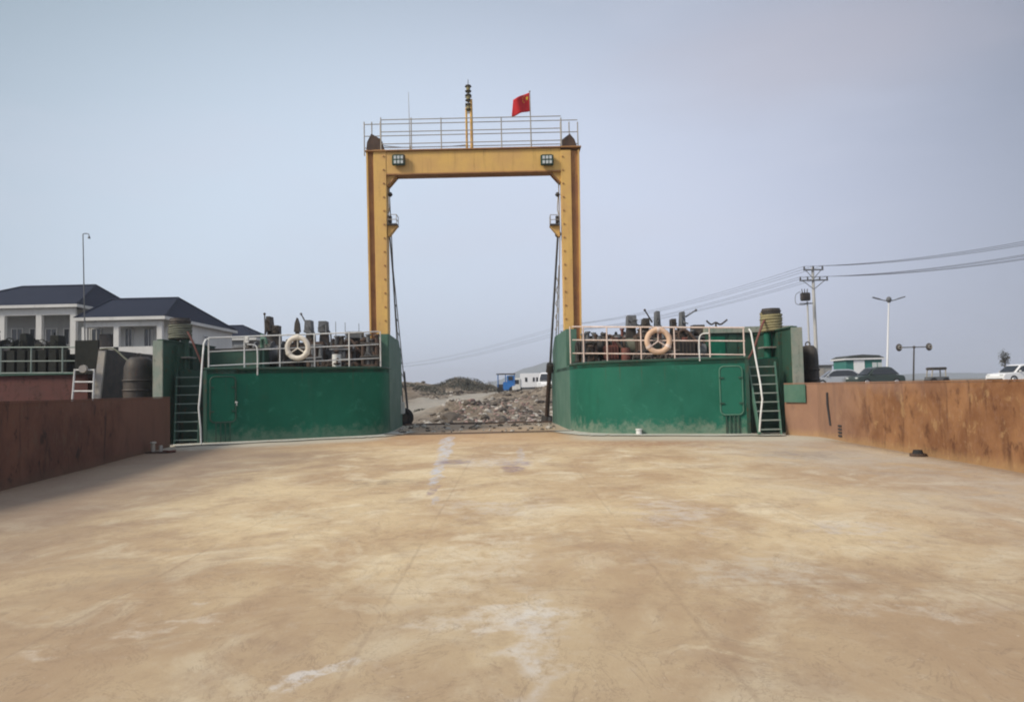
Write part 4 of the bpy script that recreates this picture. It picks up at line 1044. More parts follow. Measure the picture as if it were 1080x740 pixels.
# black tyre fender and small white block at the port foot of the opening
c = W(426, 441, 31.8)
t = thing('tyre_fender', 'black rubber tyre at the foot of the ramp opening nearer the house', 'tyre', (c.x, c.y, 0))
b = MB(); b.torus((c.x, c.y, .33), .30, .12, 'Y', 28, 10); b.build('tread', 'rubber', t, smooth=True)
b = MB(); b.tube((c.x, c.y - .06, .33), (c.x, c.y + .06, .33), .2, .2, 18); b.build('hub', 'dark', t, smooth=True)
c = W(423.5, 430, 30.6); b = MB(); b.box((c.x, c.y, c.z), (.28, .12, .5), bev=.03); b.tube((c.x, c.y, c.z + .25), (c.x, c.y, c.z + .5), .03, .03, 8)
tag(b.build('white_canister', 'plastic', origin=c), 'small white canister hung by the ramp opening above the tyre', 'canister')
# small white scupper pipe at the foot of the starboard block
q = on_front(675, Rf, .06, -.14)
t = thing('scupper_pipe', 'short white scupper pipe on the deck before the brighter green block', 'pipe', q)
b = MB(); b.tube((q.x, q.y, .03), (q.x, q.y, .16), .09, .085, 16); b.build('pipe', 'white', t, smooth=True)
b = MB(); b.tube((q.x, q.y, .16), (q.x, q.y, .19), .11, .10, 16); b.build('lid', 'plastic', t, smooth=True)
# tiny dark stones at foot of the corner
c = G(612, 454); b = MB(); b.blob((c.x - .1, c.y - .3, .06), (.12, .08, .07), 2, .4, 2, 4); tag(b.build('stone', 'dark', origin=(c.x - .1, c.y - .3, 0)), 'small dark stone on the pale strip at the rounded corner of the brighter green block', 'stone')

# ------------------------------------------------------------------ outboard fenders
def fender(px, Y, pyt, wpx, label, m='rubber'):
    a = W(px, pyt, Y); zt_ = a.z; w = wpx * Y / F
    t = thing('hanging_fender', label, 'fender', (a.x, Y, zt_))
    b = MB()
    prof = [(0, 0), (.55, -.02), (.82, -.12), (.95, -.35), (1, -.9), (1, -1.5), (.9, -2.0), (.4, -2.2), (0, -2.25)]
    rings = []
    for r_, z in prof:
        rings.append([b.bm.verts.new((a.x + math.cos(k * PI / 8) * w / 2 * max(r_, .02) * (1 + .06 * noise.noise(Vector((k, z * 2, a.x)))), Y + math.sin(k * PI / 8) * .5 * max(r_, .02), zt_ + z)) for k in range(16)])
    for A, B in zip(rings, rings[1:]):
        for k in range(16): b.bm.faces.new((A[k], A[(k + 1) % 16], B[(k + 1) % 16], B[k]))
    b.bm.faces.new(rings[0]); b.bm.faces.new(rings[-1][::-1])
    b.build('body', m, t, smooth=True)
    b = MB()
    for k in range(4): b.torus((a.x, Y, zt_ - .75 - k * .3), .5, .03, 'Z', 26, 6)
    bmesh.ops.transform(b.bm, matrix=Matrix.Translation((a.x, 0, 0)) @ Matrix.Diagonal((w / 2 / .5 * 1.02, 1, 1, 1)) @ Matrix.Translation((-a.x, 0, 0)), verts=b.bm.verts)
    b.build('band', 'dark', t, smooth=True)
    b = MB(); b.torus((a.x, Y, zt_ + .03), .07, .02, 'Y', 14, 6); b.build('lug', 'dark', t)
    return t
fender(852, 22.6, 364, 17, 'bulging dark grey fender outside the pale-edged plate below the power pole', 'dark')
fender(147, 23.2, 376, 30, 'wide dark grey fender hanging between the two vessels beside the house', 'dark')

# ------------------------------------------------------------------ neighbouring vessel moored to port
nv = thing('moored_vessel', 'neighbouring red brown vessel with green rails moored beside the dark bulwark', 'vessel', (-17, 25, -1))
xs = -13.9
b = MB(); b.prism([(xs, 24.2, -1.9), (xs, 38, -1.9), (-34, 38, -1.9), (-34, 24.2, -1.9)], (0, 0, 4.15)); b.build('hull', 'redbrown', nv)
b = MB(); b.box((-24, 16, -.4), (20.2, 16, 1.2)); b.build('low_deck', 'redbrown', nv)
b = MB(); b.prism([(xs - .1, 24.1, 2.252), (xs - .1, 38, 2.252), (-34, 38, 2.252), (-34, 24.1, 2.252)], (0, 0, .05)); b.build('foredeck', 'green_dark', nv)
for py, r_ in ((366, .028), (380.5, .022), (393, .026)):
    a = W(-30, py + .6, 24.3); c = W(81, py, 24.3); b = MB(); b.tube(a, c, r_ * .8, r_ * .8, 8); b.build('rail', 'rung', nv, smooth=True)
for px in (-28, 1, 33, 66, 81):
    a = W(px, 366, 24.3); b = MB(); b.tube((a.x, 24.3, 2.25), a, .022, .022, 8); b.build('stanchion', 'rung', nv, smooth=True)
b = MB()
for k in range(9):
    a = W(-20 + k * 11, 382, 25.2); b.box((a.x, 25.2, 2.3 + .42), (.26, .2, .84))
b.box((-19.5, 25.5, 2.3 + .35), (9.5, .2, .68))
b.build('bulwark_rib', 'grime', nv)
# its side plate with pale front edge
fx = W(103, 400, 23.7).x
b = MB(); b.prism([(fx, 23.7, .2), (fx, 29.5, .2), (fx, 29.5, 2.3), (fx, 28.0, 3.0), (fx, 23.9, 3.05)], (-.10, 0, 0)); b.build('side_plate', 'dark', nv)
b = MB(); P = [W(97.5, 420, 23.6), W(105.5, 420, 23.6), W(111, 369, 23.6), W(104, 370, 23.6)]; b.prism(P, (0, .08, 0)); b.build('plate_edge', 'railgrey', nv)
P = [(W(76, 425, 23.5), W(79, 389, 23.5)), (W(98, 425, 23.5), W(99.5, 389, 23.5))]
b = MB()
for a, c in P: b.tube(a, c, .03, .03, 8)
for f in (.35, .62, .97): b.tube(P[0][0].lerp(P[0][1], f), P[1][0].lerp(P[1][1], f), .025, .025, 8)
b.build('ladder', 'white', nv, smooth=True)
b = MB(); b.box(((W(80, 400, 24).x + W(100, 400, 24).x) / 2, 24.1, 2.25 + .55), (.75, .1, 1.1)); b.build('screen', 'grime', nv)
c = W(88.5, 389, 23.45); b = MB(); b.tube(c, c + Vector((.01, -.1, .0)), .13, .12, 16); b.build('dish', 'railgrey', nv)
winch('windlass', 'large dark winch on the neighbouring red brown vessel nearest the frame edge', W(14, 370, 27).x, 27.2, 2.3, 1.0, 1.55, 'grime', 'grime', group='winches on the neighbouring vessel', drum='cable')
winch('windlass', 'large dark winch on the neighbouring red brown vessel before the house columns', W(48, 370, 27).x, 27.2, 2.3, 1.0, 1.45, 'grime', 'dark', motor=-1, group='winches on the neighbouring vessel', drum='cable')
box_on_post('control_stand', 'dark rounded control head on the neighbouring vessel', 22, 34, 352, 372, 26.2, 2.3, 'grime', 'control stand', taper=.5)
box_on_post('control_stand', 'dark square control box on the neighbouring vessel beside its railing end', 56, 66, 354, 372, 26.2, 2.3, 'grime', 'control stand', taper=.9)
# mooring rope from that plate to the fender
b = MB(); b.path(smooth_path([W(106, 368, 23.6), W(120, 368, 23.5), W(131, 377, 23.4), W(141, 385, 23.3), W(149, 388, 23.2), W(147, 396, 23.1), W(147, 404, 23.1)]), .03, 8)
tag(b.build('mooring_rope', 'rope_grey', origin=W(106, 368, 23.6), smooth=True), 'pale mooring rope draped from the neighbouring vessel over the dark grey fender', 'rope')

# ------------------------------------------------------------------ land
def sstep(a, b_, x):
    t = max(0, min(1, (x - a) / (b_ - a))); return t * t * (3 - 2 * t)
mounds = [(-6.6, 92, 1.55, 2.4, 5), (-3.2, 96, .8, 2.6, 6), (-12, 99, .25, 3, 5), (-9.8, 72, .9, 2.6, 4), (-15, 95, 1.6, 6, 6), (-3.9, 48, .7, 2.2, 1.8), (-1.8, 46, .45, 2.4, 2.4), (1.8, 54, .7, 2.2, 3.0), (3.6, 62, 1.0, 3, 3), (-6.8, 57, .5, 2.5, 2), (-1.0, 63, .35, 2.5, 2)]
def H(x, y):
    ys = 37.0 + 2.5 * noise.noise(Vector((x * .05, 0, 5))) - (0 if abs(x + 1) > 12 else 0)
    cen = 1 - sstep(5, 14, abs(x + .9))
    side = -2.6 + 3.6 * sstep(ys - 3, ys + 9, y)
    mid = -2.6 + 2.15 * sstep(ys - 4, ys + .5, y) + 1.45 * sstep(ys, 76, y)
    h = side * (1 - cen) + mid * cen
    if y > ys - 1 and y < 160:
        g = 0
        for (mx_, my_, hh, sx, sy) in mounds:
            g += hh * math.exp(-((x - mx_) / sx) ** 2 - ((y - my_) / sy) ** 2)
        land = sstep(ys - 1, ys + 2, y)
        rough = (.5 * noise.fractal(Vector((x * .5, y * .4, 1.3)), .8, 2.1, 5)) * (.18 + .9 * min(1, g)) * (1 - sstep(8, 16, abs(x + .9)) * .8)
        h += (g + rough * .55) * land
    return h
def axis(lo, hi, fine_lo, fine_hi, st, gr=1.18):
    v = []; x = fine_lo
    while x <= fine_hi: v.append(x); x += st
    d = st; x = v[-1]
    while x < hi: d *= gr; x += d; v.append(min(x, hi))
    d = st; x = fine_lo; pre = []
    while x > lo: d *= gr; x -= d; pre.append(max(x, lo))
    return pre[::-1] + v
xsx = axis(-3000, 3000, -14, 13, .22); ysy = axis(28, 5000, 36, 76, .25, 1.08)
bm = bmesh.new(); g = [[bm.verts.new((x, y, H(x, y))) for x in xsx] for y in ysy]
for A, B in zip(g, g[1:]):
    for i in range(len(xsx) - 1): bm.faces.new((A[i], A[i + 1], B[i + 1], B[i]))
me = bpy.data.meshes.new('ground'); bm.to_mesh(me); bm.free()
for f in me.polygons: f.use_smooth = True
def ground_mat():
    m, nt = newmat('rubbly_earth'); t = NT(nt); p = t.pos()
    n = t.noise(p, .35, 5, .65, .5); f = t.noise(p, 2.4, 8, .75); ff = t.noise(p, 9, 5, .7)
    c = t.mix(t.ramp(n, .38, .62), (.17, .135, .10), (.27, .225, .18))
    c = t.mix(t.math('MULTIPLY', t.ramp(f, .47, .60), .75), c, (.06, .05, .040))
    c = t.mix(t.math('MULTIPLY', t.ramp(ff, .55, .66), .7), c, (.42, .39, .35))
    # beaten track: runs diagonally between the heaps
    sep = t.node('ShaderNodeSeparateXYZ'); t.set(sep.inputs[0], p)
    A = G(425, 435, .2); B = G(500, 417, .9)
    A, B = Vector((-6.6, 50, 0)), Vector((-3.6, 66, 0))
    d = (B - A).normalized(); nn = Vector((-d.y, d.x, 0))
    dist = t.vmath('DOT_PRODUCT', t.vmath('SUBTRACT', p, tuple(A)), tuple(nn))
    k = t.ramp(t.math('ABSOLUTE', t.math('ADD', dist, t.math('MULTIPLY', t.math('SUBTRACT', n, .5), 3))), 3.0, 1.3)
    k = t.math('MULTIPLY', k, t.ramp(sep.outputs[1], 44, 50))
    c = t.mix(t.math('MULTIPLY', k, .9), c, (.36, .335, .295))
    far = t.ramp(sep.outputs[1], 80, 130)
    c = t.mix(t.math('MULTIPLY', far, .6), c, (.16, .155, .13))
    t.out(c, .95, 0, t.math('ADD', f, ff), .8, .12, .15); return m
M['ground'] = ground_mat(); me.materials.append(M['ground'])
gd = bpy.data.objects.new('ground', me); COL.objects.link(gd); struct(gd)
# water
def water_mat():
    m, nt = newmat('river_water'); t = NT(nt); n = t.noise(t.pos(), 1.2, 4, .6)
    t.out((.05, .065, .06), .12, 0, n, .35, .08, .5); return m
M['water'] = water_mat()
bm = bmesh.new(); vs = [bm.verts.new(v) for v in ((-3000, -2500, -1.3), (3000, -2500, -1.3), (3000, 45, -1.3), (-3000, 45, -1.3))]; bm.faces.new(vs)
me = bpy.data.meshes.new('water'); bm.to_mesh(me); bm.free(); me.materials.append(M['water']); o = bpy.data.objects.new('water', me); COL.objects.link(o); struct(o)

# rubble strewn on the slope: stones, brick lumps, broken slabs
def rubble(name, n, mt, xr_, yr, smin, smax, seed, label, cond=None):
    rnd = random.Random(seed); b = MB()
    tries = 0; k = 0
    while k < n and tries < n * 8:
        tries += 1
        y = yr[0] + (yr[1] - yr[0]) * rnd.random() ** 1.3; x = rnd.uniform(*xr_) * (y / 45)
        if cond and not cond(x, y, rnd): continue
        s_ = smin + (smax - smin) * rnd.random() ** 2.5
        s3 = Vector((s_ * rnd.uniform(.7, 1.4), s_ * rnd.uniform(.7, 1.4), s_ * rnd.uniform(.35, .8)))
        rot = Matrix.Rotation(rnd.uniform(0, 6), 4, 'Z') @ Matrix.Rotation(rnd.uniform(-.6, .6), 4, 'X')
        g = bmesh.ops.create_icosphere(b.bm, subdivisions=1, radius=1)
        sd_ = rnd.random() * 50; c = Vector((x, y, H(x, y) + s3.z * .25))
        for v in g['verts']:
            kk = 1 + .55 * noise.noise(v.co * 1.3 + Vector((sd_, 0, 0)))
            v.co = c + rot.to_3x3() @ Vector((v.co.x * s3.x * kk, v.co.y * s3.y * kk, v.co.z * s3.z * kk))
        k += 1
    o = b.build(name, mt); tag(o, label, 'rubble', kind='stuff'); return o
M['stone_dark'] = plain('dark_rubble', (.10, .084, .070), .95, var=.6, scale=1.5)
M['stone_pale'] = plain('pale_rubble', (.36, .335, .30), .95, var=.35, scale=1.5)
M['stone_pink'] = plain('brick_rubble', (.27, .185, .165), .95, var=.4, scale=1.5)
offtrack = lambda x, y, r_: abs((x + 6.6) * .983 - (y - 50) * .184) > 2.2 or y < 44
rubble('rubble', 850, 'stone_dark', (-6, 5), (39.5, 95), .04, .30, 1, 'dark rubble and earth clods strewn over the shore slope', offtrack)
rubble('rubble', 800, 'stone_pale', (-5.5, 5), (39.5, 80), .03, .22, 2, 'pale stones and concrete lumps strewn over the shore slope', offtrack)
rubble('rubble', 30, 'stone_dark', (-5, 4.5), (41, 80), .3, .6, 9, 'large dark boulders lying among the shore rubble', offtrack)
rubble('rubble', 600, 'stone_pink', (-3.6, 1.2), (39.5, 56), .03, .17, 3, 'pinkish brick rubble heaped in front of the ramp', offtrack)

def deck_gravel(name, n, mt, seed, label):
    rnd = random.Random(seed); b = MB()
    for k in range(n):
        y = rnd.uniform(25.6, 31.4); x = rnd.uniform(-4.4, 1.6) - .064 * (y - 26) * .8
        if rnd.random() < .45: x = (-4.3 + rnd.random() ** 2 * 2.4) if rnd.random() < .6 else (1.5 - rnd.random() ** 2 * 1.6)
        s_ = .015 + .09 * rnd.random() ** 3
        g = bmesh.ops.create_icosphere(b.bm, subdivisions=1, radius=1); q = rnd.random() * 40
        for v in g['verts']:
            kk = 1 + .5 * noise.noise(v.co * 1.4 + Vector((q, 0, 0))); v.co = Vector((x, y, .02)) + Vector((v.co.x * s_ * 1.4 * kk, v.co.y * s_ * 1.4 * kk, v.co.z * s_ * kk * .8))
    o = b.build(name, mt); tag(o, label, 'gravel', kind='stuff')
deck_gravel('gravel', 90, 'stone_dark', 21, 'dark gravel carried onto the plating before the ramp')
deck_gravel('gravel', 80, 'stone_pale', 22, 'pale gravel carried onto the plating before the ramp')
# scrub on the mounds: small leaf sprays
def scrub(name, spots, label, seed):
    rnd = random.Random(seed); bm = bmesh.new()
    for (cx, cy, r_, h_, n) in spots:
        for k in range(n):
            a = rnd.random() * 6.28; q = r_ * rnd.random() ** .5; x = cx + math.cos(a) * q; y = cy + math.sin(a) * q
            z = H(x, y) + h_ * rnd.random() * (1 - (q / r_) ** 2 * .6); s_ = rnd.uniform(.05, .13)
            d1 = Vector((rnd.uniform(-1, 1), rnd.uniform(-1, 1), rnd.uniform(-.6, 1))).normalized() * s_; d2 = d1.orthogonal().normalized() * s_ * .5
            c = Vector((x, y, z)); bm.faces.new([bm.verts.new(c - d1), bm.verts.new(c + d2), bm.verts.new(c + d1), bm.verts.new(c - d2)])
    me = bpy.data.meshes.new(name); bm.to_mesh(me); bm.free(); me.materials.append(M['foliage']); o = bpy.data.objects.new(name, me); COL.objects.link(o)
    return tag(o, label, 'scrub', kind='stuff')
scrub('undergrowth', [(-6.3 + random.uniform(-5, 5), 90 + random.uniform(-4, 4), 1.3, .45, 220) for _ in range(22)] + [(-9.8 + random.uniform(-3, 3), 71 + random.uniform(-3, 3), .9, .4, 120) for _ in range(8)] + [(-4.5 + random.uniform(-2, 2), 50 + random.uniform(-1.5, 1.5), .6, .25, 80) for _ in range(8)], 'dark scrub growing over the earth mounds beyond the ramp', 5)

# ------------------------------------------------------------------ trees and bushes
def tree(label, x, y, h, r_, seed, n=900, dead=False):
    rnd = random.Random(seed); z0 = H(x, y)
    t = thing('tree', label, 'tree', (x, y, z0), group=None)
    b = MB(); b.path([(x, y, z0 - .2), (x + .05, y, z0 + h * .35), (x - .05, y, z0 + h * .7)], [h * .03, h * .022, h * .012], 8)
    tips = []
    for k in range(9):
        a = rnd.random() * 6.28; zz = z0 + h * rnd.uniform(.4, .7); tip = Vector((x + math.cos(a) * r_ * .7, y + math.sin(a) * r_ * .7, zz + h * rnd.uniform(.08, .28))); tips.append(tip)
        b.path([(x, y, zz - .05), Vector((x, y, zz)).lerp(tip, .5) + Vector((0, 0, .05)), tip], [h * .012, h * .008, h * .004], 6)
    b.build('trunk', 'bark', t, smooth=True)
    bm = bmesh.new()
    for k in range(n):
        tp = rnd.choice(tips); c = tp + Vector((rnd.gauss(0, r_ * .3), rnd.gauss(0, r_ * .3), rnd.gauss(0, h * .08))) - Vector(t['_o']); s_ = rnd.uniform(.05, .12) * h / 4
        d1 = Vector((rnd.uniform(-1, 1), rnd.uniform(-1, 1), rnd.uniform(-1, 1))).normalized() * s_; d2 = d1.orthogonal().normalized() * s_ * .6
        bm.faces.new([bm.verts.new(c - d1), bm.verts.new(c + d2), bm.verts.new(c + d1), bm.verts.new(c - d2)])
    me = bpy.data.meshes.new('crown'); bm.to_mesh(me); bm.free(); me.materials.append(M['foliage']); o = bpy.data.objects.new('crown', me); COL.objects.link(o); o.parent = t
    return t
a = W(1061, 402, 66); tree('thin dark young tree behind the white saloon car', a.x, 66, 2.8, .42, 3, 700)
a = W(513, 412, 74); tree('small dark bushy tree left of the blue farm truck', a.x, 74, 1.3, .7, 4, 500)

# ------------------------------------------------------------------ vehicles
def car(name, label, c, ang, L, Wd, Hh, m, kind='saloon'):
    """side profile swept across the width, with windows, wheels, lights"""
    c = Vector(c); t = thing(name, label, 'car', c)
    rotm = Matrix.Translation(c) @ Matrix.Rotation(ang, 4, 'Z')
    low = [(-.5, .16), (-.5, .40), (-.47, .52), (-.28, .58), (.30, .60), (.47, .54), (.5, .40), (.5, .16)]
    if kind == 'van': roof = [(-.44, .58), (-.34, .95), (-.25, 1.0), (.34, 1.0), (.46, .92), (.48, .58)]
    elif kind == 'suv': roof = [(-.27, .58), (-.14, .94), (-.06, 1.0), (.33, 1.0), (.43, .93), (.47, .60)]
    else: roof = [(-.26, .58), (-.12, .93), (-.04, 1.0), (.18, 1.0), (.26, .95), (.40, .60)]
    def sweep(prof, w0, w1, z_w):
        b = MB(); rings = []
        for s_ in (-1, 1):
            rr = []
            for (x, z) in prof:
                f = max(0, min(1, (z - z_w[0]) / (z_w[1] - z_w[0]))); w = w0 + (w1 - w0) * f
                rr.append(b.bm.verts.new((x * L, s_ * w / 2, z * Hh)))
            rings.append(rr)
        A, B = rings; n = len(A)
        b.bm.faces.new(A); b.bm.faces.new(B[::-1])
        for i in range(n): b.bm.faces.new((A[i], B[i], B[(i + 1) % n], A[(i + 1) % n]))
        return b
    def fin_(b, nm, mt, par, bev=0, sm=False):
        bmesh.ops.transform(b.bm, matrix=rotm, verts=b.bm.verts); return b.build(nm, mt, par, bev=bev, smooth=sm)
    body = fin_(sweep(low, Wd, Wd * .97, (.2, .6)), 'body', m, t, bev=.05)
    fin_(sweep([(x * .99, z) for x, z in roof], Wd * .92, Wd * .74, (.58, 1.0)), 'cabin', m, t, bev=.04)
    gw = [(x * .93 + .004, .60 + (z - .58) * .80) for x, z in roof]
    b = sweep(gw, Wd * .935, Wd * .79, (.60, .95)); fin_(b, 'side_window', 'glass', t)
    fx = (roof[0][0], roof[1][0])
    b = MB(); b.prism([((roof[0][0] - .006) * L + .0, -Wd * .38, .61 * Hh), ((roof[0][0] - .006) * L, Wd * .38, .61 * Hh), ((roof[1][0] - .006) * L, Wd * .33, .92 * Hh), ((roof[1][0] - .006) * L, -Wd * .33, .92 * Hh)], (-.02, 0, .012)); fin_(b, 'windscreen', 'glass', t)
    for x in (-.31, .31):
        for s_ in (-1, 1):
            b = MB(); b.tube((x * L, s_ * (Wd / 2 - .17), .31), (x * L, s_ * (Wd / 2 + .01), .31), .31, .31, 20); w = fin_(b, 'wheel', 'rubber', t, sm=True)
            b = MB(); b.tube((x * L, s_ * (Wd / 2 + .0), .31), (x * L, s_ * (Wd / 2 + .03), .31), .19, .17, 12); fin_(b, 'rim', 'carsilver', w, sm=True)
    for s_ in (-1, 1):
        b = MB(); b.box((-.492 * L, s_ * Wd * .36, .44 * Hh), (.05, .34, .13), bev=.02); fin_(b, 'headlight', 'lens', t)
        b = MB(); b.box((.492 * L, s_ * Wd * .38, .46 * Hh), (.05, .28, .13), bev=.02); fin_(b, 'tail_light', 'red', t)
        b = MB(); b.box((-.20 * L, s_ * (Wd / 2 + .06), .64 * Hh), (.12, .18, .12), bev=.03); fin_(b, 'mirror', m, t)
    b = MB(); b.box((-.497 * L, 0, .24 * Hh), (.06, Wd * .9, .16), bev=.03); fin_(b, 'bumper', 'dark', t)
    return t
def put(px, Y): a = W(px, 400, Y); return (a.x, Y, H(a.x, Y))
car('parked_car', 'white car with dark windows by the thin young tree, at the frame edge', put(1077, 57), 0.15, 4.6, 1.8, 1.46, 'carwhite', 'suv')
car('parked_car', 'pale silver car partly hidden behind the bulwark before the teal kiosk', put(883, 60), -.2, 4.2, 1.75, 1.42, 'carsilver')
car('parked_car', 'dark green rounded car parked in front of the teal kiosk', put(923, 58), .1, 3.9, 1.8, 1.50, 'cardark')
# small dark-roofed cart seen over the wall
c = Vector(put(988, 60)); t = thing('handcart', 'small dark-roofed cart on posts between the globe lamp post and the white car', 'cart', c)
b = MB(); b.box(c + Vector((0, 0, 1.30)), (1.25, .9, .22), bev=.05); b.build('roof', 'dark', t)
for sx in (-.55, .55):
    for sy in (-.38, .38):
        b = MB(); b.tube(c + Vector((sx * (1.15 if sx < 0 else .95), sy, .4)), c + Vector((sx * .95, sy, 1.2)), .05, .05, 8); b.build('post', 'railgrey', t)
b = MB(); b.box(c + Vector((0, 0, .5)), (1.5, .9, .3), bev=.02); b.build('tray', 'grey', t)
for sx in (-.5, .5):
    b = MB(); b.tube(c + Vector((sx, -.5, .3)), c + Vector((sx, .5, .3)), .28, .28, 16); b.build('wheel', 'rubber', t, smooth=True)
# grey shed behind
c = Vector(put(869, 74)); t = thing('shed', 'small pale grey shed behind the power pole foot', 'shed', c)
b = MB(); b.box(c + Vector((0, 1, 1.0)), (1.7, 2.0, 2.0)); b.build('wall', 'wallgrey', t); b = MB(); b.box(c + Vector((0, 1, 2.06)), (2.0, 2.3, .12)); b.build('roof', 'grey', t)
b = MB(); b.box(c + Vector((-.3, -.02, .95)), (.7, .04, 1.7)); b.build('door', 'railgrey', t)

# kiosk
c = Vector(put(912, 66)); z = c.z
t = thing('kiosk', 'dark teal kiosk with white door and rounded dark roof behind the bulwark', 'kiosk', c)
wk, dk, zt_ = 3.2, 2.6, W(912, 379, 66).z
b = MB(); b.box((c.x, c.y + dk / 2, (z + zt_) / 2), (wk, dk, zt_ - z)); b.build('wall', 'kiosk', t)
b = MB(); b.box((c.x, c.y + dk / 2, zt_ + .05), (wk + .4, dk + .4, .14), bev=.02); b.build('fascia', 'carwhite', t)
b = MB(); b.prism([(c.x - wk / 2 - .2, c.y - .18, zt_ + .122), (c.x + wk / 2 + .2, c.y - .18, zt_ + .122), (c.x + wk / 2 - .3, c.y - .18, zt_ + .36), (c.x - .2, c.y - .18, zt_ + .45), (c.x - wk / 2 + .3, c.y - .18, zt_ + .36)], (0, dk + .3, 0)); b.build('roof', 'dkroof', t)
b = MB(); b.box((c.x - .45, c.y - .03, (z + zt_) / 2), (.95, .06, zt_ - z - .1)); b.build('door', 'carwhite', t)
w = MB(); w.box((c.x + 1.15, c.y - .03, zt_ - .75), (.85, .05, .95)); wn = w.build('window', 'lens', t); w = MB(); w.box((c.x + 1.15, c.y - .06, zt_ - .75), (.05, .03, .95)); w.build('frame', 'kiosk', wn)

# street lamp with twin arms
c = Vector(put(935, 68)); tp = W(937.5, 316, 68)
t = thing('street_lamp', 'tall white street lamp with two outspread arms behind the teal kiosk', 'street lamp', c)
b = MB(); b.tube(c, (tp.x, 68, tp.z), .11, .06, 12); b.build('pole', 'carwhite', t, smooth=True)
b = MB(); b.blob((tp.x, 68, tp.z), (.24, .24, .30), 2, 0); b.build('finial', 'grey', t, smooth=True)
for s_ in (-1, 1):
    b = MB(); b.path(smooth_path([(tp.x + s_ * .15, 68, tp.z - .1), (tp.x + s_ * .6, 68, tp.z - .02), (tp.x + s_ * 1.1, 68, tp.z + .16)]), .045, 8); b.build('arm', 'grey', t, smooth=True)
    b = MB(); b.box((tp.x + s_ * 1.15, 68, tp.z + .15), (.75, .22, .10), rot=Matrix.Rotation(-s_ * .28, 4, 'Y'), bev=.03); b.build('lamp_head', 'grey', t)
# low twin globe lamp
c = Vector(put(963, 60)); tp = W(964, 366, 60)
t = thing('globe_lamp_post', 'low dark lamp post with a round lamp at each end of its crossbar', 'lamp post', c)
b = MB(); b.tube(c, tp, .07, .055, 10); b.blob(tp, (.13, .13, .13), 1, 0); b.build('pole', 'dark', t, smooth=True)
b = MB(); b.tube(tp - Vector((1.15, 0, .0)), tp + Vector((1.15, 0, 0)), .045, .045, 8); b.build('crossbar', 'grey', t, smooth=True)
for s_ in (-1, 1):
    b = MB(); b.blob(tp + Vector((s_ * 1.22, 0, 0)), (.24, .24, .32), 2, 0); g_ = b.build('lamp_globe', 'dark', t, smooth=True)
    b = MB(); b.torus(tp + Vector((s_ * 1.22, -.2, 0)), .13, .03, 'Y', 18, 6); b.build('ring', 'railgrey', g_, smooth=True)

# power poles and lines
def ppole(label, x, y, ztop, full=True):
    z0 = H(x, y); t = thing('utility_pole', label, 'utility pole', (x, y, z0), group='concrete utility poles in line')
    b = MB(); b.tube((x, y, z0), (x, y, ztop), .20, .12, 14); b.build('pole', 'concrete', t, smooth=True)
    arms = []
    for dz, hw in ((-.25, .95), (-1.25, 1.35)):
        b = MB(); b.box((x, y - .16, ztop + dz), (hw * 2, .10, .13)); b.build('crossarm', 'grey', t)
        b = MB()
        for s_ in (-1, 1): b.tube((x + s_ * hw * .75, y - .16, ztop + dz - .05), (x, y - .12, ztop + dz - .85), .035, .035, 6)
        b.build('brace', 'grey', t)
        for k in ((-1, -.45, .45, 1) if hw > 1 else (-1, 0, 1)):
            px_ = x + k * (hw - .08); b = MB()
            b.tube((px_, y - .16, ztop + dz + .06), (px_, y - .16, ztop + dz + .34), .06, .05, 8); b.tube((px_, y - .16, ztop + dz + .14), (px_, y - .16, ztop + dz + .18), .10, .10, 10); b.tube((px_, y - .16, ztop + dz + .25), (px_, y - .16, ztop + dz + .29), .09, .09, 10)
            b.build('insulator', 'dark', t, smooth=True); arms.append(Vector((px_, y - .16, ztop + dz + .35)))
    return t, arms
a0 = W(857, 282, 70)
tA, armA = ppole('nearest grey concrete utility pole with two crossarms, above the bulwark', a0.x, 70, a0.z)
a1 = Vector((9.6, 124, 0)); zt1 = W(600, 343, 124).z
tB, armB = ppole('distant utility pole hidden behind the gantry leg', a1.x, 124, zt1)
a2 = W(404, 385, 300)
tC, armC = ppole('farthest utility pole beyond the other gantry leg', a2.x, 300, a2.z)
armD = [Vector((46 + (v.x - a0.x) * 1.0, 34, 12.4 + (v.z - a0.z))) for v in armA]
tD, armD = ppole('utility pole out beyond the parked cars', 46, 34, 12.6)
def wires(A, B, sag, label, r_=.022):
    t = thing('power_line', label, 'power line', A[0])
    for a, c in zip(A, B):
        pts = []
        for k in range(25):
            f = k / 24; p = a.lerp(c, f); p.z -= sag * 4 * f * (1 - f); pts.append(p)
        b = MB(); b.path(pts, r_, 5); b.build('wire', 'cable', t)
    return t
wires(armA, armD, 1.5, 'power wires running from the nearest utility pole over the cars', .016)
wires(armA, armB, .9, 'power wires sloping from the nearest utility pole to the gantry leg', .014)
wires(armB, armC, 1.6, 'faint far power wires seen through the gantry opening', .010)
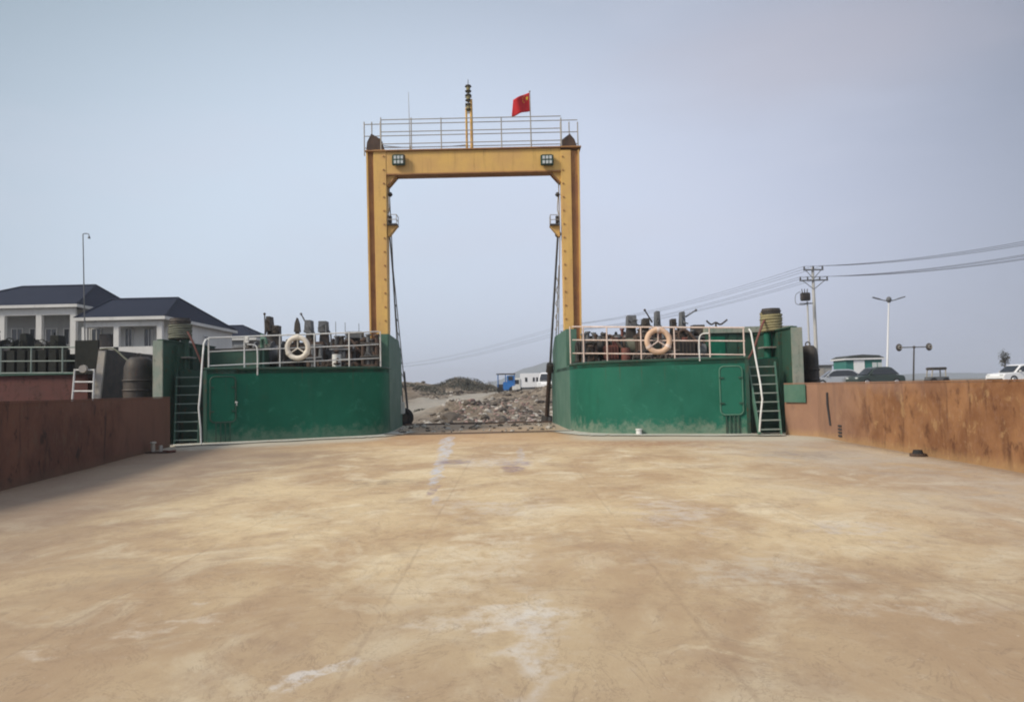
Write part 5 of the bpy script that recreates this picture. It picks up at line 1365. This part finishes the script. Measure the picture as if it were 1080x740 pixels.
# transformer on a slim second pole
c = W(850.5, 322, 69); zb = H(c.x, 69)
t = thing('transformer_pole', 'slim pole carrying a dark transformer beside the nearest utility pole', 'transformer', (c.x, 69, zb))
b = MB(); b.tube((c.x + .1, 69, zb), (c.x + .1, 69, W(850, 318, 69).z), .10, .08, 10); b.build('pole', 'concrete', t, smooth=True)
cz = W(850, 313, 69)
b = MB(); b.box((cz.x - .1, 69 - .1, cz.z), (.8, .5, .75), bev=.05)
for k in range(5): b.box((cz.x - .42 + k * .16, 69 - .38, cz.z - .02), (.04, .1, .6))
b.build('tank', 'dark', t)
b = MB()
for k in (-1, 0, 1): b.tube((cz.x - .1 + k * .22, 69, cz.z + .37), (cz.x - .1 + k * .26, 69, cz.z + .75), .05, .04, 8)
b.build('bushing', 'dark', t, smooth=True)
b = MB(); b.path(smooth_path([(cz.x - .5, 69, cz.z + .5), (cz.x - .95, 69, cz.z + .2), (cz.x - .95, 69, cz.z - .6), (cz.x - .3, 69, cz.z - .75), (cz.x + .1, 69, cz.z - .6)]), .03, 6); b.box((cz.x, 69, cz.z - .62), (1.2, .3, .08)); b.build('bracket', 'grey', t)

# blue farm truck and white lorry
c = W(534, 414, 74); c.z = H(c.x, 74); c = Vector(c)
ztp = W(534, 393.5, 74).z; hh = ztp - c.z
t = thing('farm_truck', 'blue open-fronted farm truck with flat roof on the shore', 'truck', c)
b = MB(); b.box(c + Vector((.25, 0, hh * .35)), (1.1, 1.5, hh * .42), bev=.05); b.build('body', 'blue', t)
b = MB(); b.box(c + Vector((.0, 0, hh * .96)), (1.9, 1.6, .10), bev=.02); b.build('roof', 'dark', t)
for sx in (-.8, -.05, .85):
    for sy in (-.7, .7):
        b = MB(); b.tube(c + Vector((sx, sy, hh * .3)), c + Vector((sx, sy, hh * .94)), .045, .045, 6); b.build('post', 'blue', t)
b = MB(); b.box(c + Vector((.45, -.02, hh * .7)), (.72, 1.42, hh * .34)); b.build('cab', 'blue', t, bev=.03)
b = MB(); b.box(c + Vector((.45, -.75, hh * .74)), (.45, .03, hh * .2)); b.build('window', 'glass', t)
b = MB(); b.box(c + Vector((-.55, 0, hh * .36)), (.7, 1.3, .35), bev=.04); b.build('bonnet', 'dark', t)
for sx in (-.6, .6):
    for sy in (-.68, .68):
        b = MB(); b.tube(c + Vector((sx, sy - .08, .32)), c + Vector((sx, sy + .08, .32)), .32, .32, 18); b.build('wheel', 'rubber', t, smooth=True)
b = MB(); b.box(c + Vector((.85, -.82, hh * .25)), (.5, .3, .4), bev=.03); b.build('toolbox', 'plastic', t)
c = Vector(put(558, 84)); hh = W(558, 393.5, 84).z - c.z
t = thing('lorry', 'white box lorry with small dark windows parked past the blue farm truck', 'lorry', c)
b = MB(); b.box(c + Vector((.2, 0, hh * .62)), (2.4, 2.0, hh * .74), bev=.04); b.build('box_body', 'carwhite', t)
b = MB(); b.box(c + Vector((-1.35, -.2, hh * .45)), (.75, 1.8, hh * .62), bev=.08); b.build('cab', 'plastic', t)
b = MB(); b.box(c + Vector((-1.40, -1.12, hh * .55)), (.45, .03, hh * .22)); b.build('cab_window', 'glass', t)
for dx_ in (-.35, .5, .88):
    b = MB(); b.box(c + Vector((dx_, -1.01, hh * .66)), (.26 if dx_ < 0 else .22, .03, hh * .22)); b.build('window', 'glass', t)
b = MB(); b.box(c + Vector((0, 0, hh * .2)), (3.2, 1.6, .15)); b.build('chassis', 'dark', t)
for sx in (-1.2, .9):
    for sy in (-.85, .85):
        b = MB(); b.tube(c + Vector((sx, sy - .12, .38)), c + Vector((sx, sy + .12, .38)), .38, .38, 18); b.build('wheel', 'rubber', t, smooth=True)
car('parked_car', 'white van half hidden behind the dark hoist ram', put(580, 78), 1.3, 4.4, 1.8, 2.0, 'carwhite', 'van')

# ------------------------------------------------------------------ house
HS = thing('house', 'white two-winged house with blue hipped roofs and a pillared veranda', 'house', (-33, 60, 1))
def hip_roof(x0, x1, y0, y1, ze, zr, rx0, rx1, ov, par):
    x0 -= ov; x1 += ov; y0 -= ov; y1 += ov; ym = (y0 + y1) / 2
    b = MB(); v = [b.bm.verts.new(p) for p in ((x0, y0, ze), (x1, y0, ze), (x1, y1, ze), (x0, y1, ze), (rx0, ym, zr), (rx1, ym, zr))]
    for f in ((0, 1, 5, 4), (1, 2, 5), (2, 3, 4, 5), (3, 0, 4), (3, 2, 1, 0)): b.bm.faces.new([v[i] for i in f])
    rf = b.build('roof', 'roof', par)
    b = MB()
    for q in (((x0, y0, ze + .04), (rx0, ym, zr + .04)), ((x1, y0, ze + .04), (rx1, ym, zr + .04)), ((x1, y1, ze + .04), (rx1, ym, zr + .04)), ((rx0, ym, zr + .04), (rx1, ym, zr + .04))): b.tube(q[0], q[1], .10, .10, 6)
    b.build('ridge_tile', 'roof', rf)
    b = MB()
    for (ax, ay, bx, by) in ((x0, y0, x1, y0), (x1, y0, x1, y1), (x1, y1, x0, y1), (x0, y1, x0, y0)):
        cx_, cy_ = (ax + bx) / 2, (ay + by) / 2; horiz = ay == by
        b.box((cx_, cy_, ze - .10), ((abs(bx - ax) + .12) if horiz else .14, .14 if horiz else abs(by - ay) - .16, .26))
    b.build('eaves', 'wallwhite', rf)
    return rf
def window(par, x, y, z, w, h, side='y', arch=False, name='window'):
    b = MB()
    d = (w, .06, h) if side == 'y' else (.06, w, h)
    b.box((x, y, z), d); wn = b.build(name, 'glass', par)
    b = MB(); t_ = .07
    for s_ in (-1, 1):
        if side == 'y': b.box((x + s_ * w / 2, y - .03, z), (t_, .1, h + t_)); b.box((x, y - .03, z + s_ * h / 2), (w - t_ - .01, .1, t_))
        else: b.box((x + .03, y + s_ * w / 2, z), (.1, t_, h + t_)); b.box((x + .03, y, z + s_ * h / 2), (.1, w - t_ - .01, t_))
    if side == 'y': b.box((x, y - .035, z), (.05, .05, h - t_ - .01))
    b.build('frame', 'wallwhite', wn)
    return wn
# wing B, nearer
xB0, xB1, yB0, yB1 = W(88, 380, 60).x, W(171, 380, 60).x, 60, 75
zeB = W(130, 335.5, 60).z
b = MB(); b.box(((xB0 + xB1) / 2, (yB0 + 1.8 + yB1) / 2, (zeB - .2 + .5) / 2), (xB1 - xB0, yB1 - yB0 - 1.8, zeB - .2 - .5 + 1)); b.build('wall', 'wallwhite', HS)
hip_roof(xB0 - .2, xB1, yB0, yB1, zeB + .05, W(190, 314.5, 67.5).z, W(118, 320, 67.5).x, W(188, 314.5, 67.5).x, .35, HS)
zfl = W(140, 371, 60).z
b = MB(); b.box(((xB0 + xB1) / 2, 60.9, zfl - .35), (xB1 - xB0, 1.8, .3)); b.build('balcony_floor', 'wallwhite', HS)
b = MB(); b.box(((xB0 + xB1) / 2, 60.06, zfl + .12), (xB1 - xB0 - .02, .14, .62)); b.build('parapet', 'wallwhite', HS)
b = MB(); b.box(((xB0 + xB1) / 2, 60.15, zeB - .45), (xB1 - xB0, .3, .42)); b.build('lintel', 'wallwhite', HS)
b = MB(); b.box((xB1 - .1, 60.9, (zeB + zfl) / 2 - .1), (.02, .02, .02)); b.bm.clear(); b.box(((xB0 + xB1) / 2, 60.96, zfl - 2.2), (xB1 - xB0, 1.62, 3.3)); b.build('ground_floor', 'wallgrey', HS)
for px in (90, 123.5, 169):
    a = W(px, 350, 60.15); b = MB(); b.box((a.x, 60.15, (zeB - .66 + zfl - .2) / 2 - .0), (.42, .32, zeB - .66 - zfl + .2)); b.build('column', 'wallwhite', HS)
for px, w_ in ((136, .6), (157, .75), (162, .3), (102, .8), (93, .3)):
    a = W(px, 356, 61.75); window(HS, a.x, 61.74, W(px, 356, 61.75).z, w_, 1.5)
for y in (64, 68.5): window(HS, xB1 + .02, y, zeB - 1.6, 1.1, 1.3, 'x')
# air-conditioning box in the veranda
a = W(112, 358, 61.2); b = MB(); b.box((a.x, 61.2, a.z - .2), (1.0, .5, 1.3), bev=.04); b.build('cabinet', 'dark', HS)
# wing A, taller, behind
xA0, xA1, yA0, yA1 = -52, W(79, 350, 66).x, 66, 80
zeA = W(50, 322, 66).z
b = MB(); b.box(((xA0 + xA1) / 2, (yA0 + 2.2 + yA1) / 2, zeA / 2), (xA1 - xA0, yA1 - yA0 - 2.2, zeA - .3)); b.build('wall', 'wallgrey', HS)
hip_roof(xA0, xA1, yA0, yA1, zeA, W(103, 301, 73).z, W(24, 303, 73).x, W(101, 301, 73).x, .35, HS)
zf = W(50, 374, 66).z
b = MB(); b.box(((xA0 + xA1) / 2, 67.1, zf - .2), (xA1 - xA0, 2.2, .3)); b.build('balcony_floor', 'wallwhite', HS)
b = MB(); b.box(((xA0 + xA1) / 2, 66.15, zeA - .55), (xA1 - xA0, .3, .62)); b.build('lintel', 'wallwhite', HS)
b = MB(); b.box(((xA0 + xA1) / 2, 66.1, zf + .2), (xA1 - xA0 - .02, .14, .6)); b.build('parapet', 'wallwhite', HS)
for px in (-36, 3, 42, 78):
    a = W(px, 350, 66.15); b = MB(); b.box((a.x, 66.15, (zeA - .87 + zf) / 2), (.5, .36, zeA - .87 - zf)); b.build('column', 'wallwhite', HS)
b = MB(); b.box(((xA0 + xA1) / 2, 67.3, zf - 2.2), (xA1 - xA0, 1.7, 3.7)); b.build('ground_floor', 'wallgrey', HS)
for px in (18, 37, 54, 73):
    a = W(px, 355, 68.1); window(HS, a.x, 68.14, a.z, 1.0, 1.5)
window(HS, xA1 + .02, 73, zeA - 2, 1.2, 1.4, 'x')
# low side building
LB = thing('outbuilding', 'low outbuilding with dark blue hipped roof behind the white house', 'building', (-27, 80, 1))
x0, x1 = W(205, 370, 82).x, W(268, 370, 82).x; ze = W(240, 357, 82).z
b = MB(); b.box(((x0 + x1) / 2, 86, ze / 2), (x1 - x0 - .8, 8, ze)); b.build('wall', 'wallgrey', LB)
hip_roof(x0, x1, 82, 90, ze, W(240, 344, 86).z, W(218, 346, 86).x, W(256, 345, 86).x, .3, LB)
window(LB, (x0 + x1) / 2, 81.97, ze - 1.6, 1.2, 1.2)
# slim lamp post before the house
c = W(91, 410, 50); c.z = H(c.x, 50); tp = W(87.5, 247, 50)
t = thing('slim_lamp_post', 'very slim tall lamp post with a short bent arm before the blue roof', 'lamp post', c)
b = MB(); b.tube(c, tp, .05, .032, 8); b.build('pole', 'grey', t, smooth=True)
b = MB(); b.path(smooth_path([tp, tp + Vector((.15, 0, .04)), tp + Vector((.38, 0, .0)), tp + Vector((.42, 0, -.18))]), .03, 6); b.build('arm', 'grey', t, smooth=True)
b = MB(); b.tube(tp + Vector((.42, 0, -.16)), tp + Vector((.42, 0, -.30)), .05, .09, 10); b.build('lamp_head', 'grey', t, smooth=True)

# far hills
def hills():
    bm = bmesh.new(); n = 240; rows = []
    for j in range(7):
        r_ = []
        for i in range(n + 1):
            x = -2600 + 5200 * i / n; f = math.sin(PI * j / 6)
            px_ = 540 + x / 1500 * F
            h = 8 + 42 * math.exp(-((px_ - 584) / 26) ** 2) + 22 * math.exp(-((px_ - 548) / 22) ** 2) + 14 * abs(noise.noise(Vector((x * .004, 3, 0)))) 
            r_.append(bm.verts.new((x, 1500 + (j - 3) * 60, 1 + (h * f if j not in (0, 6) else -3) + 3 * noise.noise(Vector((x * .03, j, 0))))))
        rows.append(r_)
    for A, B in zip(rows, rows[1:]):
        for i in range(n): bm.faces.new((A[i], A[i + 1], B[i + 1], B[i]))
    me = bpy.data.meshes.new('hills'); bm.to_mesh(me); bm.free(); me.materials.append(plain('hill_scrub', (.10, .11, .09), .95, scale=.02, var=.4))
    for f in me.polygons: f.use_smooth = True
    o = bpy.data.objects.new('hills', me); COL.objects.link(o); struct(o)
hills()
# tiny far-off boats' masts seen as specks in the opening: distant treeline clumps
scrub_far = []

# haze
HZ = True
if HZ:
    b = MB(); b.box((0, 1200, 60 - 3.5), (6400, 7600 + 200, 127)); 
    m, nt = newmat('hazy_air'); pv = nt.nodes.new('ShaderNodeVolumePrincipled'); o_ = nt.nodes.new('ShaderNodeOutputMaterial'); nt.links.new(pv.outputs[0], o_.inputs['Volume'])
    pv.inputs['Color'].default_value = (.80, .86, 1.0, 1); pv.inputs['Density'].default_value = .00055; pv.inputs['Anisotropy'].default_value = .2
    hz = b.build('haze', m); hz['kind'] = 'stuff'; hz['label'] = 'thin pale blue haze in the air over the whole shore'; hz['category'] = 'haze'

# ------------------------------------------------------------------ light
SUN_DIR = Vector((-.80, -.42, .72)).normalized()            # towards the sun
el = math.asin(SUN_DIR.z); az = math.atan2(SUN_DIR.x, SUN_DIR.y)
sun = bpy.data.lights.new('sun', 'SUN'); sun.energy = 2.9; sun.angle = R(15); sun.color = (1.0, .90, .74)
so = bpy.data.objects.new('sun', sun); COL.objects.link(so); so.rotation_euler = (-SUN_DIR).to_track_quat('-Z', 'Y').to_euler()
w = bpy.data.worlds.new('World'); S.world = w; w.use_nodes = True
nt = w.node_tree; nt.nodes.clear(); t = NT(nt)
sky = t.node('ShaderNodeTexSky', sky_type='NISHITA'); sky.sun_disc = False; sky.sun_elevation = el; sky.sun_rotation = az
sky.air_density = 1.3; sky.dust_density = 4.0; sky.ozone_density = 1.5
tc = t.node('ShaderNodeTexCoord'); d = t.vmath('NORMALIZE', tc.outputs['Generated'])
sep = t.node('ShaderNodeSeparateXYZ'); t.set(sep.inputs[0], d)
# hazy bright patch of sky low ahead, painted vignette darkening away from it, bluer to port and mauve-grey to starboard
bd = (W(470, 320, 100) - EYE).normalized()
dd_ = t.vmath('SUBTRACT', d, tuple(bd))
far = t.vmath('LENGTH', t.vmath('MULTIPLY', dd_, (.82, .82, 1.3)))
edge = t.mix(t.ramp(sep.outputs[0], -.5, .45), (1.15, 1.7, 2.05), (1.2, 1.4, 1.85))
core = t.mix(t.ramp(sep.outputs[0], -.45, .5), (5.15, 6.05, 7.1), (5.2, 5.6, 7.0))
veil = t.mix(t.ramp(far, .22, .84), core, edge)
veil = t.mix(t.ramp(far, .95, 1.35), veil, (4.9, 5.3, 6.1))  # sky behind the camera brightened, added as ambient fill
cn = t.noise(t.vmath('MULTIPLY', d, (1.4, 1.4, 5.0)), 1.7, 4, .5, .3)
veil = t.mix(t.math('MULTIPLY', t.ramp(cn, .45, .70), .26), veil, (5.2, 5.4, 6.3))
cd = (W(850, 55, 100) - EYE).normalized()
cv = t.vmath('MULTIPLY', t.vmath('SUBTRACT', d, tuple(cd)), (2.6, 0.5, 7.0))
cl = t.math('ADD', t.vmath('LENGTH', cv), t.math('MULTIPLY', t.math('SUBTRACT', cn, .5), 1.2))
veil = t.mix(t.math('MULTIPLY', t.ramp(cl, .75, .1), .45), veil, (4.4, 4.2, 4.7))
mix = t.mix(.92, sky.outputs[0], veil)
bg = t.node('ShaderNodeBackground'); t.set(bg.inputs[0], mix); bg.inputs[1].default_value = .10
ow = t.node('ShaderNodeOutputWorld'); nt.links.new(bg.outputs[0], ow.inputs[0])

S.view_settings.view_transform = 'Standard'; S.view_settings.look = 'None'; S.view_settings.exposure = 0.42; S.view_settings.gamma = 1.0
S.view_settings.use_curve_mapping = False
S.render.engine = 'CYCLES'
S.cycles.use_denoising = True
S.cycles.filter_width = 2.0
S.cycles.max_bounces = 6; S.cycles.volume_bounces = 1
S.cycles.volume_step_rate = 10
# sub-parts: their parent part shares the thing's origin, so drop the doubled offset
for o in list(bpy.data.objects):
    if '_o' in o: del o['_o']
